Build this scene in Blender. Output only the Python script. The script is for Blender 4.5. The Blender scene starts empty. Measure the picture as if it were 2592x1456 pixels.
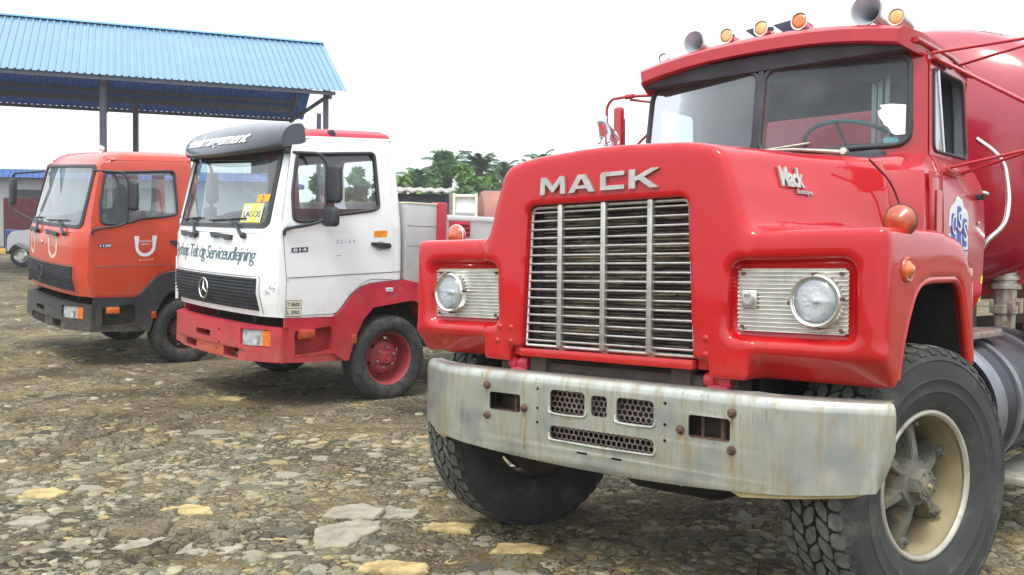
import bpy, bmesh, math, random
import numpy as np
from mathutils import Vector, Matrix, Euler
from mathutils.geometry import tessellate_polygon
random.seed(7)
RNG = np.random.default_rng(11)
sc = bpy.context.scene
COL = sc.collection
R = math.radians
# ------------------------------------------------------------------ camera
CAM_H = 1.4316
cam_d = bpy.data.cameras.new('camera')
cam = bpy.data.objects.new('camera', cam_d)
COL.objects.link(cam)
cam_d.sensor_width = 36.0
cam_d.lens = 2309.4 / 2592 * 36
cam_d.clip_start = 0.05
cam_d.clip_end = 3000
cam.matrix_world = (Matrix.Translation((0, 0, CAM_H)) @ Matrix.Rotation(R(90 - 2.9095), 4, 'X') @ Matrix.Rotation(R(1.034), 4, 'Z'))
sc.camera = cam
# ------------------------------------------------------------------ world, sun, exposure
SUN_EL, SUN_AZ = 62.0, 200.0
w = bpy.data.worlds.new('World'); sc.world = w; w.use_nodes = True
nt = w.node_tree; nt.nodes.clear()
wo = nt.nodes.new('ShaderNodeOutputWorld')
sky = nt.nodes.new('ShaderNodeTexSky'); sky.sky_type = 'NISHITA'; sky.sun_disc = False
sky.sun_elevation = R(SUN_EL); sky.sun_rotation = R(SUN_AZ); sky.dust_density = 4.0; sky.air_density = 1.3
b1 = nt.nodes.new('ShaderNodeBackground'); b1.inputs['Strength'].default_value = 0.05
nt.links.new(sky.outputs[0], b1.inputs['Color'])
b2 = nt.nodes.new('ShaderNodeBackground'); b2.inputs['Color'].default_value = (0.92, 0.96, 1.0, 1); b2.inputs['Strength'].default_value = 1.0
# overcast: the cloud deck is brighter overhead than at the horizon
wtc = nt.nodes.new('ShaderNodeTexCoord'); wsp = nt.nodes.new('ShaderNodeSeparateXYZ'); nt.links.new(wtc.outputs['Generated'], wsp.inputs[0])
wmr = nt.nodes.new('ShaderNodeMapRange'); wmr.inputs['From Min'].default_value = 0.0; wmr.inputs['From Max'].default_value = 1.0
wmr.inputs['To Min'].default_value = 0.86; wmr.inputs['To Max'].default_value = 1.65
nt.links.new(wsp.outputs['Z'], wmr.inputs['Value']); nt.links.new(wmr.outputs[0], b2.inputs['Strength'])
ad = nt.nodes.new('ShaderNodeAddShader')
nt.links.new(b1.outputs[0], ad.inputs[0]); nt.links.new(b2.outputs[0], ad.inputs[1]); nt.links.new(ad.outputs[0], wo.inputs['Surface'])
sd = bpy.data.lights.new('sun', 'SUN'); sd.energy = 1.5; sd.angle = R(14); sd.color = (1.0, 0.965, 0.92)
so = bpy.data.objects.new('sun', sd); COL.objects.link(so)
# sun stands behind the camera, to its left, high up
_sd = Vector((math.sin(R(SUN_AZ)) * math.cos(R(SUN_EL)), math.cos(R(SUN_AZ)) * math.cos(R(SUN_EL)), math.sin(R(SUN_EL))))
so.rotation_euler = _sd.to_track_quat('Z', 'Y').to_euler()
so.location = (-6, -8, 20)
sc.view_settings.view_transform = 'Standard'
sc.view_settings.look = 'None'
sc.view_settings.exposure = 0.38
sc.view_settings.gamma = 1.0
sc.view_settings.use_curve_mapping = False

# ------------------------------------------------------------------ materials
MATS = {}
def mat(name, col, rough=.5, metal=0., coat=0., coat_rough=.05, var=.12, scale=6., dirt=None, dirt_amt=0., dirt_scale=3., bump=0., bump_scale=60., emit=None, spec=.5, coat_ior=1.5, splash=None, stretch=(1, 1, 1), ispr=False, transl=0.):
    m = bpy.data.materials.new(name); m.use_nodes = True
    t = m.node_tree; N = t.nodes; L = t.links
    p = N['Principled BSDF']
    p.inputs['Roughness'].default_value = rough; p.inputs['Metallic'].default_value = metal
    p.inputs['Coat Weight'].default_value = coat; p.inputs['Coat Roughness'].default_value = coat_rough
    p.inputs['Specular IOR Level'].default_value = spec; p.inputs['Coat IOR'].default_value = coat_ior
    tc = N.new('ShaderNodeTexCoord'); mp = N.new('ShaderNodeMapping'); mp.inputs['Scale'].default_value = stretch
    L.new(tc.outputs['Object'], mp.inputs['Vector'])
    n1 = N.new('ShaderNodeTexNoise'); n1.inputs['Scale'].default_value = scale; n1.inputs['Detail'].default_value = 6
    L.new(mp.outputs[0], n1.inputs['Vector'])
    hi = [min(1, c * (1 + var)) for c in col]; lo = [c * (1 - var) for c in col]
    cr = N.new('ShaderNodeValToRGB'); cr.color_ramp.elements[0].position = .35; cr.color_ramp.elements[1].position = .65
    cr.color_ramp.elements[0].color = (*lo, 1); cr.color_ramp.elements[1].color = (*hi, 1)
    L.new(n1.outputs['Fac'], cr.inputs['Fac'])
    out = cr.outputs['Color']
    if dirt:
        n2 = N.new('ShaderNodeTexNoise'); n2.inputs['Scale'].default_value = dirt_scale; n2.inputs['Detail'].default_value = 9; n2.inputs['Roughness'].default_value = .65
        L.new(mp.outputs[0], n2.inputs['Vector'])
        r2 = N.new('ShaderNodeValToRGB'); r2.color_ramp.elements[0].position = .66 - .4 * dirt_amt; r2.color_ramp.elements[1].position = .80 - .3 * dirt_amt
        L.new(n2.outputs['Fac'], r2.inputs['Fac'])
        mx = N.new('ShaderNodeMix'); mx.data_type = 'RGBA'; mx.inputs['B'].default_value = (*dirt, 1)
        mm = N.new('ShaderNodeMath'); mm.operation = 'MULTIPLY'; mm.inputs[1].default_value = min(1, .35 + dirt_amt)
        L.new(r2.outputs['Color'], mm.inputs[0]); L.new(mm.outputs[0], mx.inputs['Factor']); L.new(out, mx.inputs['A'])
        out = mx.outputs['Result']
        mr = N.new('ShaderNodeMapRange'); mr.inputs['To Min'].default_value = rough; mr.inputs['To Max'].default_value = min(1, rough + .35)
        L.new(mm.outputs[0], mr.inputs['Value']); L.new(mr.outputs[0], p.inputs['Roughness'])
    if splash:      # road dust thrown up on the lower panels: (z where it ends, z where it is thickest, amount)
        sx = N.new('ShaderNodeSeparateXYZ'); L.new(tc.outputs['Object'], sx.inputs[0])
        zr_ = N.new('ShaderNodeMapRange'); zr_.inputs['From Min'].default_value = splash[0]; zr_.inputs['From Max'].default_value = splash[1]; L.new(sx.outputs['Z'], zr_.inputs['Value'])
        n4 = N.new('ShaderNodeTexNoise'); n4.inputs['Scale'].default_value = 11; n4.inputs['Detail'].default_value = 10; n4.inputs['Roughness'].default_value = .75; L.new(tc.outputs['Object'], n4.inputs['Vector'])
        r4 = N.new('ShaderNodeValToRGB'); r4.color_ramp.elements[0].position = .36; r4.color_ramp.elements[1].position = .72; L.new(n4.outputs['Fac'], r4.inputs['Fac'])
        q1_ = N.new('ShaderNodeMath'); q1_.operation = 'MULTIPLY'; L.new(zr_.outputs[0], q1_.inputs[0]); L.new(r4.outputs['Color'], q1_.inputs[1])
        q2_ = N.new('ShaderNodeMath'); q2_.operation = 'MULTIPLY'; q2_.inputs[1].default_value = splash[2]; L.new(q1_.outputs[0], q2_.inputs[0])
        mx4 = N.new('ShaderNodeMix'); mx4.data_type = 'RGBA'; mx4.inputs['B'].default_value = (.27, .215, .14, 1)
        L.new(q2_.outputs[0], mx4.inputs['Factor']); L.new(out, mx4.inputs['A']); out = mx4.outputs['Result']
    if ispr:
        g = N.new('ShaderNodeNewGeometry'); oi = N.new('ShaderNodeObjectInfo'); s = N.new('ShaderNodeMath'); s.operation = 'ADD'
        L.new(g.outputs['Random Per Island'], s.inputs[0]); L.new(oi.outputs['Random'], s.inputs[1])
        f = N.new('ShaderNodeMath'); f.operation = 'FRACT'; L.new(s.outputs[0], f.inputs[0])
        rr = N.new('ShaderNodeValToRGB'); rr.color_ramp.interpolation = 'LINEAR'
        els = ispr
        rr.color_ramp.elements[0].position = els[0][0]; rr.color_ramp.elements[0].color = (*els[0][1], 1)
        rr.color_ramp.elements[1].position = els[-1][0]; rr.color_ramp.elements[1].color = (*els[-1][1], 1)
        for q in els[1:-1]:
            e = rr.color_ramp.elements.new(q[0]); e.color = (*q[1], 1)
        L.new(f.outputs[0], rr.inputs['Fac'])
        mx = N.new('ShaderNodeMix'); mx.data_type = 'RGBA'; mx.blend_type = 'MULTIPLY'; mx.inputs['Factor'].default_value = 1
        L.new(rr.outputs['Color'], mx.inputs['A']); L.new(out, mx.inputs['B']); out = mx.outputs['Result']
    L.new(out, p.inputs['Base Color'])
    if bump:
        nb = N.new('ShaderNodeTexNoise'); nb.inputs['Scale'].default_value = bump_scale; nb.inputs['Detail'].default_value = 5
        L.new(mp.outputs[0], nb.inputs['Vector'])
        b = N.new('ShaderNodeBump'); b.inputs['Strength'].default_value = bump; b.inputs['Distance'].default_value = .01
        L.new(nb.outputs['Fac'], b.inputs['Height']); L.new(b.outputs[0], p.inputs['Normal'])
    if emit:
        p.inputs['Emission Color'].default_value = (*emit[:3], 1); p.inputs['Emission Strength'].default_value = emit[3]
    MATS[name] = m
    return m
def glass_mat(name, tint=(.75, .85, .85), amount=.25, rough=.02, dust=.12, gain=1.5):
    """thin pane: see-through, fresnel reflection and a little dust"""
    m = bpy.data.materials.new(name); m.use_nodes = True
    t = m.node_tree; N = t.nodes; L = t.links; N.clear()
    o = N.new('ShaderNodeOutputMaterial')
    tr = N.new('ShaderNodeBsdfTransparent'); tr.inputs['Color'].default_value = (*tint, 1)
    gl = N.new('ShaderNodeBsdfGlossy'); gl.inputs['Roughness'].default_value = rough
    lw = N.new('ShaderNodeFresnel'); lw.inputs['IOR'].default_value = 1.5
    mr = N.new('ShaderNodeMath'); mr.operation = 'MULTIPLY_ADD'; mr.inputs[1].default_value = gain; mr.inputs[2].default_value = amount
    mr.use_clamp = True
    L.new(lw.outputs[0], mr.inputs[0])
    m1 = N.new('ShaderNodeMixShader'); L.new(mr.outputs[0], m1.inputs[0]); L.new(tr.outputs[0], m1.inputs[1]); L.new(gl.outputs[0], m1.inputs[2])
    df = N.new('ShaderNodeBsdfDiffuse'); df.inputs['Color'].default_value = (.42, .50, .52, 1)  # dust film, toned blue-grey to imitate a stronger grey-blue reflection
    tc = N.new('ShaderNodeTexCoord'); nz = N.new('ShaderNodeTexNoise'); nz.inputs['Scale'].default_value = 3.5; nz.inputs['Detail'].default_value = 8
    L.new(tc.outputs['Object'], nz.inputs['Vector'])
    m3 = N.new('ShaderNodeMath'); m3.operation = 'MULTIPLY'; m3.inputs[1].default_value = dust * 2
    L.new(nz.outputs['Fac'], m3.inputs[0])
    m2 = N.new('ShaderNodeMixShader'); L.new(m3.outputs[0], m2.inputs[0]); L.new(m1.outputs[0], m2.inputs[1]); L.new(df.outputs[0], m2.inputs[2])
    L.new(m2.outputs[0], o.inputs['Surface'])
    MATS[name] = m
    return m
M = MATS
mat('red_hero', (.47, .001, .006), rough=.45, spec=.1, coat=.85, coat_ior=1.55, coat_rough=.045, var=.05, scale=2.5, dirt=(.38, .07, .055), dirt_amt=.10, dirt_scale=9, bump=.012, bump_scale=7, splash=(1.25, .90, .22))
mat('red_cab', (.40, .008, .016), rough=.45, spec=.15, coat=.9, coat_ior=1.6, coat_rough=.12, var=.08, scale=3, dirt=(.42, .16, .12), dirt_amt=.12, dirt_scale=6)
mat('red_tank', (.33, .006, .022), rough=.4, spec=.3, coat=1., coat_ior=1.6, coat_rough=.14, var=.08, scale=2)
mat('red_dull', (.46, .018, .038), splash=(.75, .38, .5), rough=.5, coat=.35, coat_rough=.2, var=.12, scale=5, dirt=(.30, .12, .10), dirt_amt=.22, dirt_scale=9)
mat('orange_red', (.56, .045, .010), rough=.4, coat=.7, coat_rough=.08, splash=(1.15, .7, .45), var=.06, scale=3, dirt=(.40, .12, .07), dirt_amt=.10, dirt_scale=7)
mat('white_paint', (.84, .86, .86), splash=(1.1, .7, .35), rough=.4, coat=.6, coat_rough=.08, var=.02, scale=3, dirt=(.58, .56, .50), dirt_amt=.12, dirt_scale=5)
mat('seam_dark', (.12, .12, .13), rough=.8)
mat('black_plastic', (.030, .032, .037), splash=(.75, .38, .5), rough=.5, var=.15, dirt=(.13, .12, .10), dirt_amt=.22, dirt_scale=10)
mat('black_gloss', (.035, .04, .05), rough=.28, coat=.5, coat_rough=.1, var=.1, dirt=(.16, .16, .17), dirt_amt=.15)
mat('grey_plastic', (.035, .038, .043), rough=.6, var=.15, dirt=(.14, .13, .12), dirt_amt=.15, dirt_scale=12)
mat('rubber', (.034, .035, .036), rough=.85, var=.2, scale=14, dirt=(.13, .12, .095), dirt_amt=.30, dirt_scale=7, bump=.15, bump_scale=90)
mat('rubber_hero', (.036, .038, .037), rough=.8, var=.18, scale=9, dirt=(.15, .14, .11), dirt_amt=.33, dirt_scale=6, bump=.2, bump_scale=120)
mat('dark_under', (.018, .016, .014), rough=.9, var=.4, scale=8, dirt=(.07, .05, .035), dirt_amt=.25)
mat('chassis', (.05, .035, .03), rough=.75, var=.3, scale=9, dirt=(.14, .09, .05), dirt_amt=.3, dirt_scale=7)
mat('chrome', (.80, .80, .78), rough=.14, metal=1., var=.05)
mat('cast_chrome', (.58, .60, .63), rough=.24, metal=.9, var=.1)
mat('satin_alu', (.62, .61, .56), rough=.33, metal=.85, var=.08, scale=20, dirt=(.35, .31, .22), dirt_amt=.18, dirt_scale=25)
mat('grille_metal', (.50, .49, .45), rough=.36, metal=.8, var=.12, scale=25, dirt=(.30, .26, .18), dirt_amt=.25, dirt_scale=30)
mat('radiator', (.06, .05, .045), rough=.85, var=.4, scale=18, dirt=(.50, .42, .27), dirt_amt=.46, dirt_scale=7, stretch=(1, .55, 6), bump=.4, bump_scale=40)
mat('rust', (.095, .055, .038), rough=.85, var=.4, scale=40, dirt=(.17, .09, .045), dirt_amt=.3, dirt_scale=30, bump=.3, bump_scale=150)
mat('khaki_rim', (.36, .30, .17), rough=.7, var=.18, scale=8, dirt=(.20, .13, .06), dirt_amt=.35, dirt_scale=8, bump=.15)
mat('rim_edge', (.45, .43, .36), rough=.5, metal=.4, var=.15, dirt=(.30, .22, .12), dirt_amt=.3, dirt_scale=20)
mat('spoke_grey', (.13, .13, .105), rough=.75, var=.3, scale=14, dirt=(.32, .24, .12), dirt_amt=.38, dirt_scale=11, bump=.3)
mat('dust_under', (.40, .31, .15), rough=.9, var=.2)
mat('red_rim', (.34, .045, .05), rough=.6, var=.15, scale=12, dirt=(.13, .06, .05), dirt_amt=.3, dirt_scale=14)
mat('dark_rim', (.09, .06, .05), rough=.7, var=.3, dirt=(.18, .13, .09), dirt_amt=.3)
mat('amber', (.72, .17, .02), rough=.2, coat=1., var=.15, scale=40, bump=.2, bump_scale=160)
mat('amber_old', (.42, .075, .02), rough=.35, coat=.6, coat_rough=.2, var=.3, scale=30, dirt=(.20, .08, .04), dirt_amt=.3, dirt_scale=20)
mat('amber_pale', (.78, .42, .14), rough=.3, coat=.5, var=.2, scale=30)
mat('lamp_glass', (.80, .84, .86), rough=.06, metal=.75, coat=1., var=.18, scale=9, bump=.12, bump_scale=45)
mat('lamp_glass_grey', (.42, .46, .46), rough=.25, metal=.15, coat=1., var=.35, scale=16, bump=.3, bump_scale=60)
mat('horn_inside', (.46, .49, .53), rough=.4, metal=.3, var=.15)
mat('reflector', (.90, .92, .94), rough=.3, metal=.55, coat=.6, var=.08, scale=12, bump=.8, bump_scale=38)
mat('tread_dust', (.105, .105, .088), rough=.95, var=.35, scale=24, dirt=(.05, .05, .045), dirt_amt=.25, dirt_scale=18)
glass_mat('lens_glass', tint=(.98, .99, 1.), amount=.16, dust=.05, gain=1.2)
mat('decal_white', (.75, .75, .76), rough=.5, var=.03)
mat('decal_cream', (.72, .68, .52), rough=.5, var=.03)
mat('decal_faded', (.72, .50, .44), rough=.55, var=.2, scale=30)
mat('decal_blue', (.035, .09, .42), rough=.45, var=.25, scale=40)
mat('decal_dark', (.05, .07, .10), rough=.5, var=.1)
mat('decal_script', (.10, .17, .22), rough=.5, var=.25, scale=12)
mat('pen', (.30, .33, .42), rough=.6, var=.2)
mat('sticker_yellow', (.85, .80, .10), rough=.5, var=.06)
mat('sticker_orange', (.95, .38, .02), rough=.5, var=.04)
mat('paper', (.92, .93, .93), rough=.7, var=.01)
mat('teal_sticker', (.25, .62, .55), rough=.5)
mat('trim_grey', (.16, .19, .21), rough=.75, var=.15)
mat('trim_dark', (.045, .05, .06), rough=.8, var=.2)
mat('trim_red', (.22, .05, .06), rough=.75, var=.15)
mat('seat_cloth', (.12, .12, .14), rough=.9, var=.25, scale=20)
mat('seat_red', (.27, .09, .09), rough=.9, var=.25, scale=14)
mat('teal_wheel', (.10, .18, .18), rough=.5)
mat('mirror_glass', (.55, .58, .60), rough=.03, metal=1., var=.02)
mat('cream_curtain', (.62, .62, .52), rough=.8, var=.1)
mat('fuel_metal', (.035, .036, .042), rough=.42, metal=.4, var=.2, scale=7, dirt=(.17, .15, .12), dirt_amt=.3, dirt_scale=6)
mat('strap_metal', (.20, .21, .24), rough=.42, metal=.6, var=.15, dirt=(.24, .20, .15), dirt_amt=.3)
mat('pipe_alu', (.48, .47, .40), rough=.4, metal=.6, var=.15, scale=20, dirt=(.25, .19, .10), dirt_amt=.35, dirt_scale=18)
mat('step_rust', (.28, .22, .19), rough=.7, metal=.3, var=.3, scale=30)
mat('panel_alu', (.52, .53, .52), rough=.45, metal=.25, var=.10, scale=2, dirt=(.30, .27, .23), dirt_amt=.22, dirt_scale=3)
mat('roof_blue', (.095, .225, .345), rough=.4, coat=.45, coat_rough=.18, var=.05, scale=1.5, dirt=(.2, .4, .55), dirt_amt=.1)
mat('roof_under', (.05, .17, .70), rough=.6, var=.1)
mat('ridge_blue', (.06, .25, .55), rough=.45)
mat('steel_paint', (.115, .115, .16), rough=.6, var=.15)
mat('wall_plaster', (.36, .37, .38), rough=.9, var=.08, scale=1.2, dirt=(.33, .31, .27), dirt_amt=.25, dirt_scale=1.5)
mat('roof_deep_blue', (.05, .13, .38), rough=.5, var=.1)
mat('maroon', (.13, .02, .025), rough=.7, var=.2, scale=3)
mat('drum_blue', (.02, .045, .17), rough=.5)
mat('yellow_kerb', (.55, .37, .04), rough=.7, var=.2)
mat('corrugated_old', (.36, .34, .30), rough=.7, metal=.2, var=.2, scale=5, dirt=(.22, .14, .09), dirt_amt=.3, dirt_scale=4)
mat('rusty_tank', (.30, .13, .11), rough=.75, var=.15, scale=2, dirt=(.42, .22, .14), dirt_amt=.35, dirt_scale=2.5)
mat('trunk', (.10, .08, .06), rough=.95, var=.3, scale=6)
mat('leaf_broad', (.075, .16, .04), spec=.2, rough=.6, var=.35, scale=1.2)
mat('leaf_palm', (.055, .125, .05), spec=.25, rough=.6, var=.3, scale=1.5)
mat('leaf_banana', (.13, .27, .04), rough=.45, var=.2, scale=2)
mat('leaf_light', (.12, .23, .04), spec=.2, rough=.6, var=.35, scale=1.2)
STONES = [(0., (.085, .078, .055)), (.2, (.21, .192, .125)), (.36, (.35, .32, .215)), (.48, (.13, .12, .082)), (.60, (.27, .245, .16)), (.72, (.40, .36, .235)), (.80, (.17, .155, .10)), (.90, (.38, .285, .13)), (1., (.14, .125, .085))]
mat('stone', (1., 1., 1.), rough=.9, var=.22, scale=22, ispr=STONES, dirt=(.16, .14, .10), dirt_amt=.12, dirt_scale=14, bump=.5, bump_scale=70)
mat('stone_yellow', (.38, .29, .125), rough=.9, var=.3, scale=16, dirt=(.24, .20, .13), dirt_amt=.2, dirt_scale=12, bump=.5, bump_scale=70)
mat('stone_grey', (.27, .25, .185), rough=.9, var=.22, scale=14, dirt=(.17, .155, .12), dirt_amt=.22, dirt_scale=9, bump=.5, bump_scale=80)
glass_mat('windscreen_hero', tint=(.52, .68, .74), amount=.0, dust=.11, gain=.75)
glass_mat('glass_cab', tint=(.84, .94, .94), amount=.03, dust=.09, gain=1.6)
glass_mat('glass_red_cab', tint=(.80, .90, .90), amount=.10, dust=.22)
glass_mat('vent_glass', tint=(.7, .85, .95), amount=.35, dust=.25)

def chrome_bumper_mat():
    m = mat('bumper_chrome', (.49, .51, .45), rough=.27, metal=.82, var=.10, scale=4)
    t = m.node_tree; N = t.nodes; L = t.links; p = N['Principled BSDF']
    src = p.inputs['Base Color'].links[0].from_socket
    tc = N.new('ShaderNodeTexCoord'); mp = N.new('ShaderNodeMapping'); mp.inputs['Scale'].default_value = (2, 9, 1.2)
    L.new(tc.outputs['Object'], mp.inputs['Vector'])
    n = N.new('ShaderNodeTexNoise'); n.inputs['Scale'].default_value = 2.2; n.inputs['Detail'].default_value = 10; n.inputs['Roughness'].default_value = .7
    L.new(mp.outputs[0], n.inputs['Vector'])
    r = N.new('ShaderNodeValToRGB'); r.color_ramp.elements[0].position = .47; r.color_ramp.elements[1].position = .66
    L.new(n.outputs['Fac'], r.inputs['Fac'])
    mx = N.new('ShaderNodeMix'); mx.data_type = 'RGBA'; mx.inputs['B'].default_value = (.33, .28, .16, 1)
    L.new(r.outputs['Color'], mx.inputs['Factor']); L.new(src, mx.inputs['A'])
    # blotchy dull grey film
    n2 = N.new('ShaderNodeTexNoise'); n2.inputs['Scale'].default_value = 5; n2.inputs['Detail'].default_value = 8
    L.new(tc.outputs['Object'], n2.inputs['Vector'])
    r2 = N.new('ShaderNodeValToRGB'); r2.color_ramp.elements[0].position = .50; r2.color_ramp.elements[1].position = .72
    L.new(n2.outputs['Fac'], r2.inputs['Fac'])
    mx2 = N.new('ShaderNodeMix'); mx2.data_type = 'RGBA'; mx2.inputs['B'].default_value = (.27, .29, .30, 1)
    L.new(r2.outputs['Color'], mx2.inputs['Factor']); L.new(mx.outputs['Result'], mx2.inputs['A'])
    L.new(mx2.outputs['Result'], p.inputs['Base Color'])
    mr = N.new('ShaderNodeMapRange'); mr.inputs['To Min'].default_value = .22; mr.inputs['To Max'].default_value = .48
    L.new(n2.outputs['Fac'], mr.inputs['Value']); L.new(mr.outputs[0], p.inputs['Roughness'])
    mr = N.new('ShaderNodeMapRange'); mr.inputs['From Min'].default_value = .3; mr.inputs['From Max'].default_value = .75
    mr.inputs['To Min'].default_value = .92; mr.inputs['To Max'].default_value = .35
    L.new(n.outputs['Fac'], mr.inputs['Value']); L.new(mr.outputs[0], p.inputs['Metallic'])
chrome_bumper_mat()
mat('rust_stain', (.36, .25, .12), rough=.7, metal=.2, var=.3, scale=30)

# ------------------------------------------------------------------ helpers
def link(name, me, m=None, parent=None, label=None, smooth=None):
    o = bpy.data.objects.new(name, me); COL.objects.link(o)
    if m is not None and not me.materials:
        me.materials.append(M[m] if isinstance(m, str) else m)
    if parent is not None: o.parent = parent
    if label: o['label'] = label
    if smooth is not None: shade(me, smooth)
    return o
def shade(me, ang=30):
    me.polygons.foreach_set('use_smooth', [True] * len(me.polygons))
    try: me.set_sharp_from_angle(angle=R(ang))
    except Exception: pass
def frombm(bm, name='m', recalc=True):
    if recalc: bmesh.ops.recalc_face_normals(bm, faces=bm.faces)
    me = bpy.data.meshes.new(name); bm.to_mesh(me); bm.free(); return me
def thing(name, label, cat, loc=(0, 0, 0), rot=(0, 0, 0), group=None):
    o = bpy.data.objects.new(name, None); COL.objects.link(o)
    o.location = loc; o.rotation_euler = rot; o['label'] = label; o['category'] = cat
    o.empty_display_size = .2
    if group: o['group'] = group
    return o
def tag(o, label=None, cat=None, group=None, kind=None):
    if label: o['label'] = label
    if cat: o['category'] = cat
    if group: o['group'] = group
    if kind: o['kind'] = kind
    return o
def part(name, bm, m, parent, smooth=35, label=None):
    return link(name, frombm(bm, name), m, parent, label, smooth)
def bx(bm, x0, x1, y0, y1, z0, z1, bev=0., seg=2, M4=None):
    g = bmesh.new()
    bmesh.ops.create_cube(g, size=1)
    for v in g.verts:
        v.co = Vector(((x0 + x1) / 2 + v.co.x * (x1 - x0), (y0 + y1) / 2 + v.co.y * (y1 - y0), (z0 + z1) / 2 + v.co.z * (z1 - z0)))
    if bev: bmesh.ops.bevel(g, geom=g.edges[:], offset=bev, segments=seg, profile=.5, affect='EDGES')
    if M4: g.transform(M4)
    join(bm, g)
def join(bm, g):
    g.verts.index_update()
    nv = [bm.verts.new(v.co) for v in g.verts]
    for f in g.faces:
        try: bm.faces.new([nv[v.index] for v in f.verts])
        except ValueError: pass
    g.free()
def box(name, x0, x1, y0, y1, z0, z1, m, parent, bev=.004, label=None, M4=None, seg=2):
    bm = bmesh.new(); bx(bm, x0, x1, y0, y1, z0, z1, bev, seg, M4)
    return part(name, bm, m, parent, 35, label)
def tb(bm, pts, r, seg=10, closed=False, caps=True):
    pts = [Vector(p) for p in pts]; n = len(pts); rings = []
    rs = r if isinstance(r, (list, tuple)) else [r] * n
    up = None
    for i in range(n):
        if closed: d = (pts[(i + 1) % n] - pts[i - 1])
        elif i == 0: d = pts[1] - pts[0]
        elif i == n - 1: d = pts[-1] - pts[-2]
        else: d = (pts[i + 1] - pts[i]).normalized() + (pts[i] - pts[i - 1]).normalized()
        d.normalize()
        if up is None:
            up = Vector((0, 0, 1)) if abs(d.z) < .9 else Vector((1, 0, 0))
        a = d.cross(up).normalized(); b = a.cross(d).normalized(); up = b
        rings.append([bm.verts.new(pts[i] + (a * math.cos(2 * math.pi * k / seg) + b * math.sin(2 * math.pi * k / seg)) * rs[i]) for k in range(seg)])
    m = n if closed else n - 1
    for i in range(m):
        A = rings[i]; B = rings[(i + 1) % n]
        for k in range(seg): bm.faces.new((A[k], A[(k + 1) % seg], B[(k + 1) % seg], B[k]))
    if caps and not closed:
        bm.faces.new(rings[0]); bm.faces.new(rings[-1])
def tube(name, pts, r, m, parent, seg=10, closed=False, label=None):
    bm = bmesh.new(); tb(bm, pts, r, seg, closed); return part(name, bm, m, parent, 50, label)
def arcpts(pts, rad=.05, n=4):
    """round the corners of a polyline"""
    pts = [Vector(p) for p in pts]; out = [pts[0]]
    for i in range(1, len(pts) - 1):
        a, b, c = pts[i - 1], pts[i], pts[i + 1]
        u = (a - b); v = (c - b); l = min(rad, u.length * .45, v.length * .45)
        p = b + u.normalized() * l; q = b + v.normalized() * l
        for k in range(n + 1):
            t = k / n; out.append(p * (1 - t) ** 2 + b * 2 * t * (1 - t) + q * t * t)
    out.append(pts[-1]); return out
def lt(bm, prof, seg=32, M4=Matrix.Identity(4), close=True):
    """lathe: profile of (radius, height) about local Z, then M4"""
    rings = []
    for r, h in prof:
        if r < 1e-6: rings.append([bm.verts.new(M4 @ Vector((0, 0, h)))])
        else: rings.append([bm.verts.new(M4 @ Vector((r * math.cos(2 * math.pi * k / seg), r * math.sin(2 * math.pi * k / seg), h))) for k in range(seg)])
    for A, B in zip(rings, rings[1:]):
        for k in range(seg):
            k2 = (k + 1) % seg
            q = [A[k % len(A)], A[k2 % len(A)], B[k2 % len(B)], B[k % len(B)]]
            u = []
            for v in q:
                if v not in u: u.append(v)
            if len(u) > 2:
                try: bm.faces.new(u)
                except ValueError: pass
def frame(o, zdir, xdir=None):
    """matrix whose Z axis is zdir"""
    z = Vector(zdir).normalized()
    if xdir is None: xdir = Vector((0, 0, 1)) if abs(z.z) < .9 else Vector((1, 0, 0))
    x = (Vector(xdir) - z * Vector(xdir).dot(z)).normalized(); y = z.cross(x)
    m = Matrix((x, y, z)).transposed().to_4x4(); m.translation = Vector(o); return m
def lathe(name, prof, M4, m, parent, seg=32, label=None, smooth=35):
    bm = bmesh.new(); lt(bm, prof, seg, M4); return part(name, bm, m, parent, smooth, label)
def rrect(a0, b0, a1, b1, r=.02, n=4):
    out = []
    for cx, cy, s in ((a1 - r, b1 - r, 0), (a0 + r, b1 - r, 90), (a0 + r, b0 + r, 180), (a1 - r, b0 + r, 270)):
        for k in range(n + 1):
            t = R(s + 90 * k / n); out.append((cx + r * math.cos(t), cy + r * math.sin(t)))
    return out
def rpoly(pts, r=.03, n=4):
    out = []; N = len(pts)
    for i in range(N):
        a = Vector(pts[i - 1]); b = Vector(pts[i]); c = Vector(pts[(i + 1) % N])
        u = a - b; v = c - b; l = min(r, u.length * .45, v.length * .45)
        p = b + u.normalized() * l; q = b + v.normalized() * l
        for k in range(n + 1):
            t = k / n; w_ = p * (1 - t) ** 2 + b * 2 * t * (1 - t) + q * t * t
            out.append((w_.x, w_.y))
    return out
def circ(cx, cy, r, n=24, ry=None):
    ry = ry or r
    return [(cx + r * math.cos(2 * math.pi * k / n), cy + ry * math.sin(2 * math.pi * k / n)) for k in range(n)]
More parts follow.
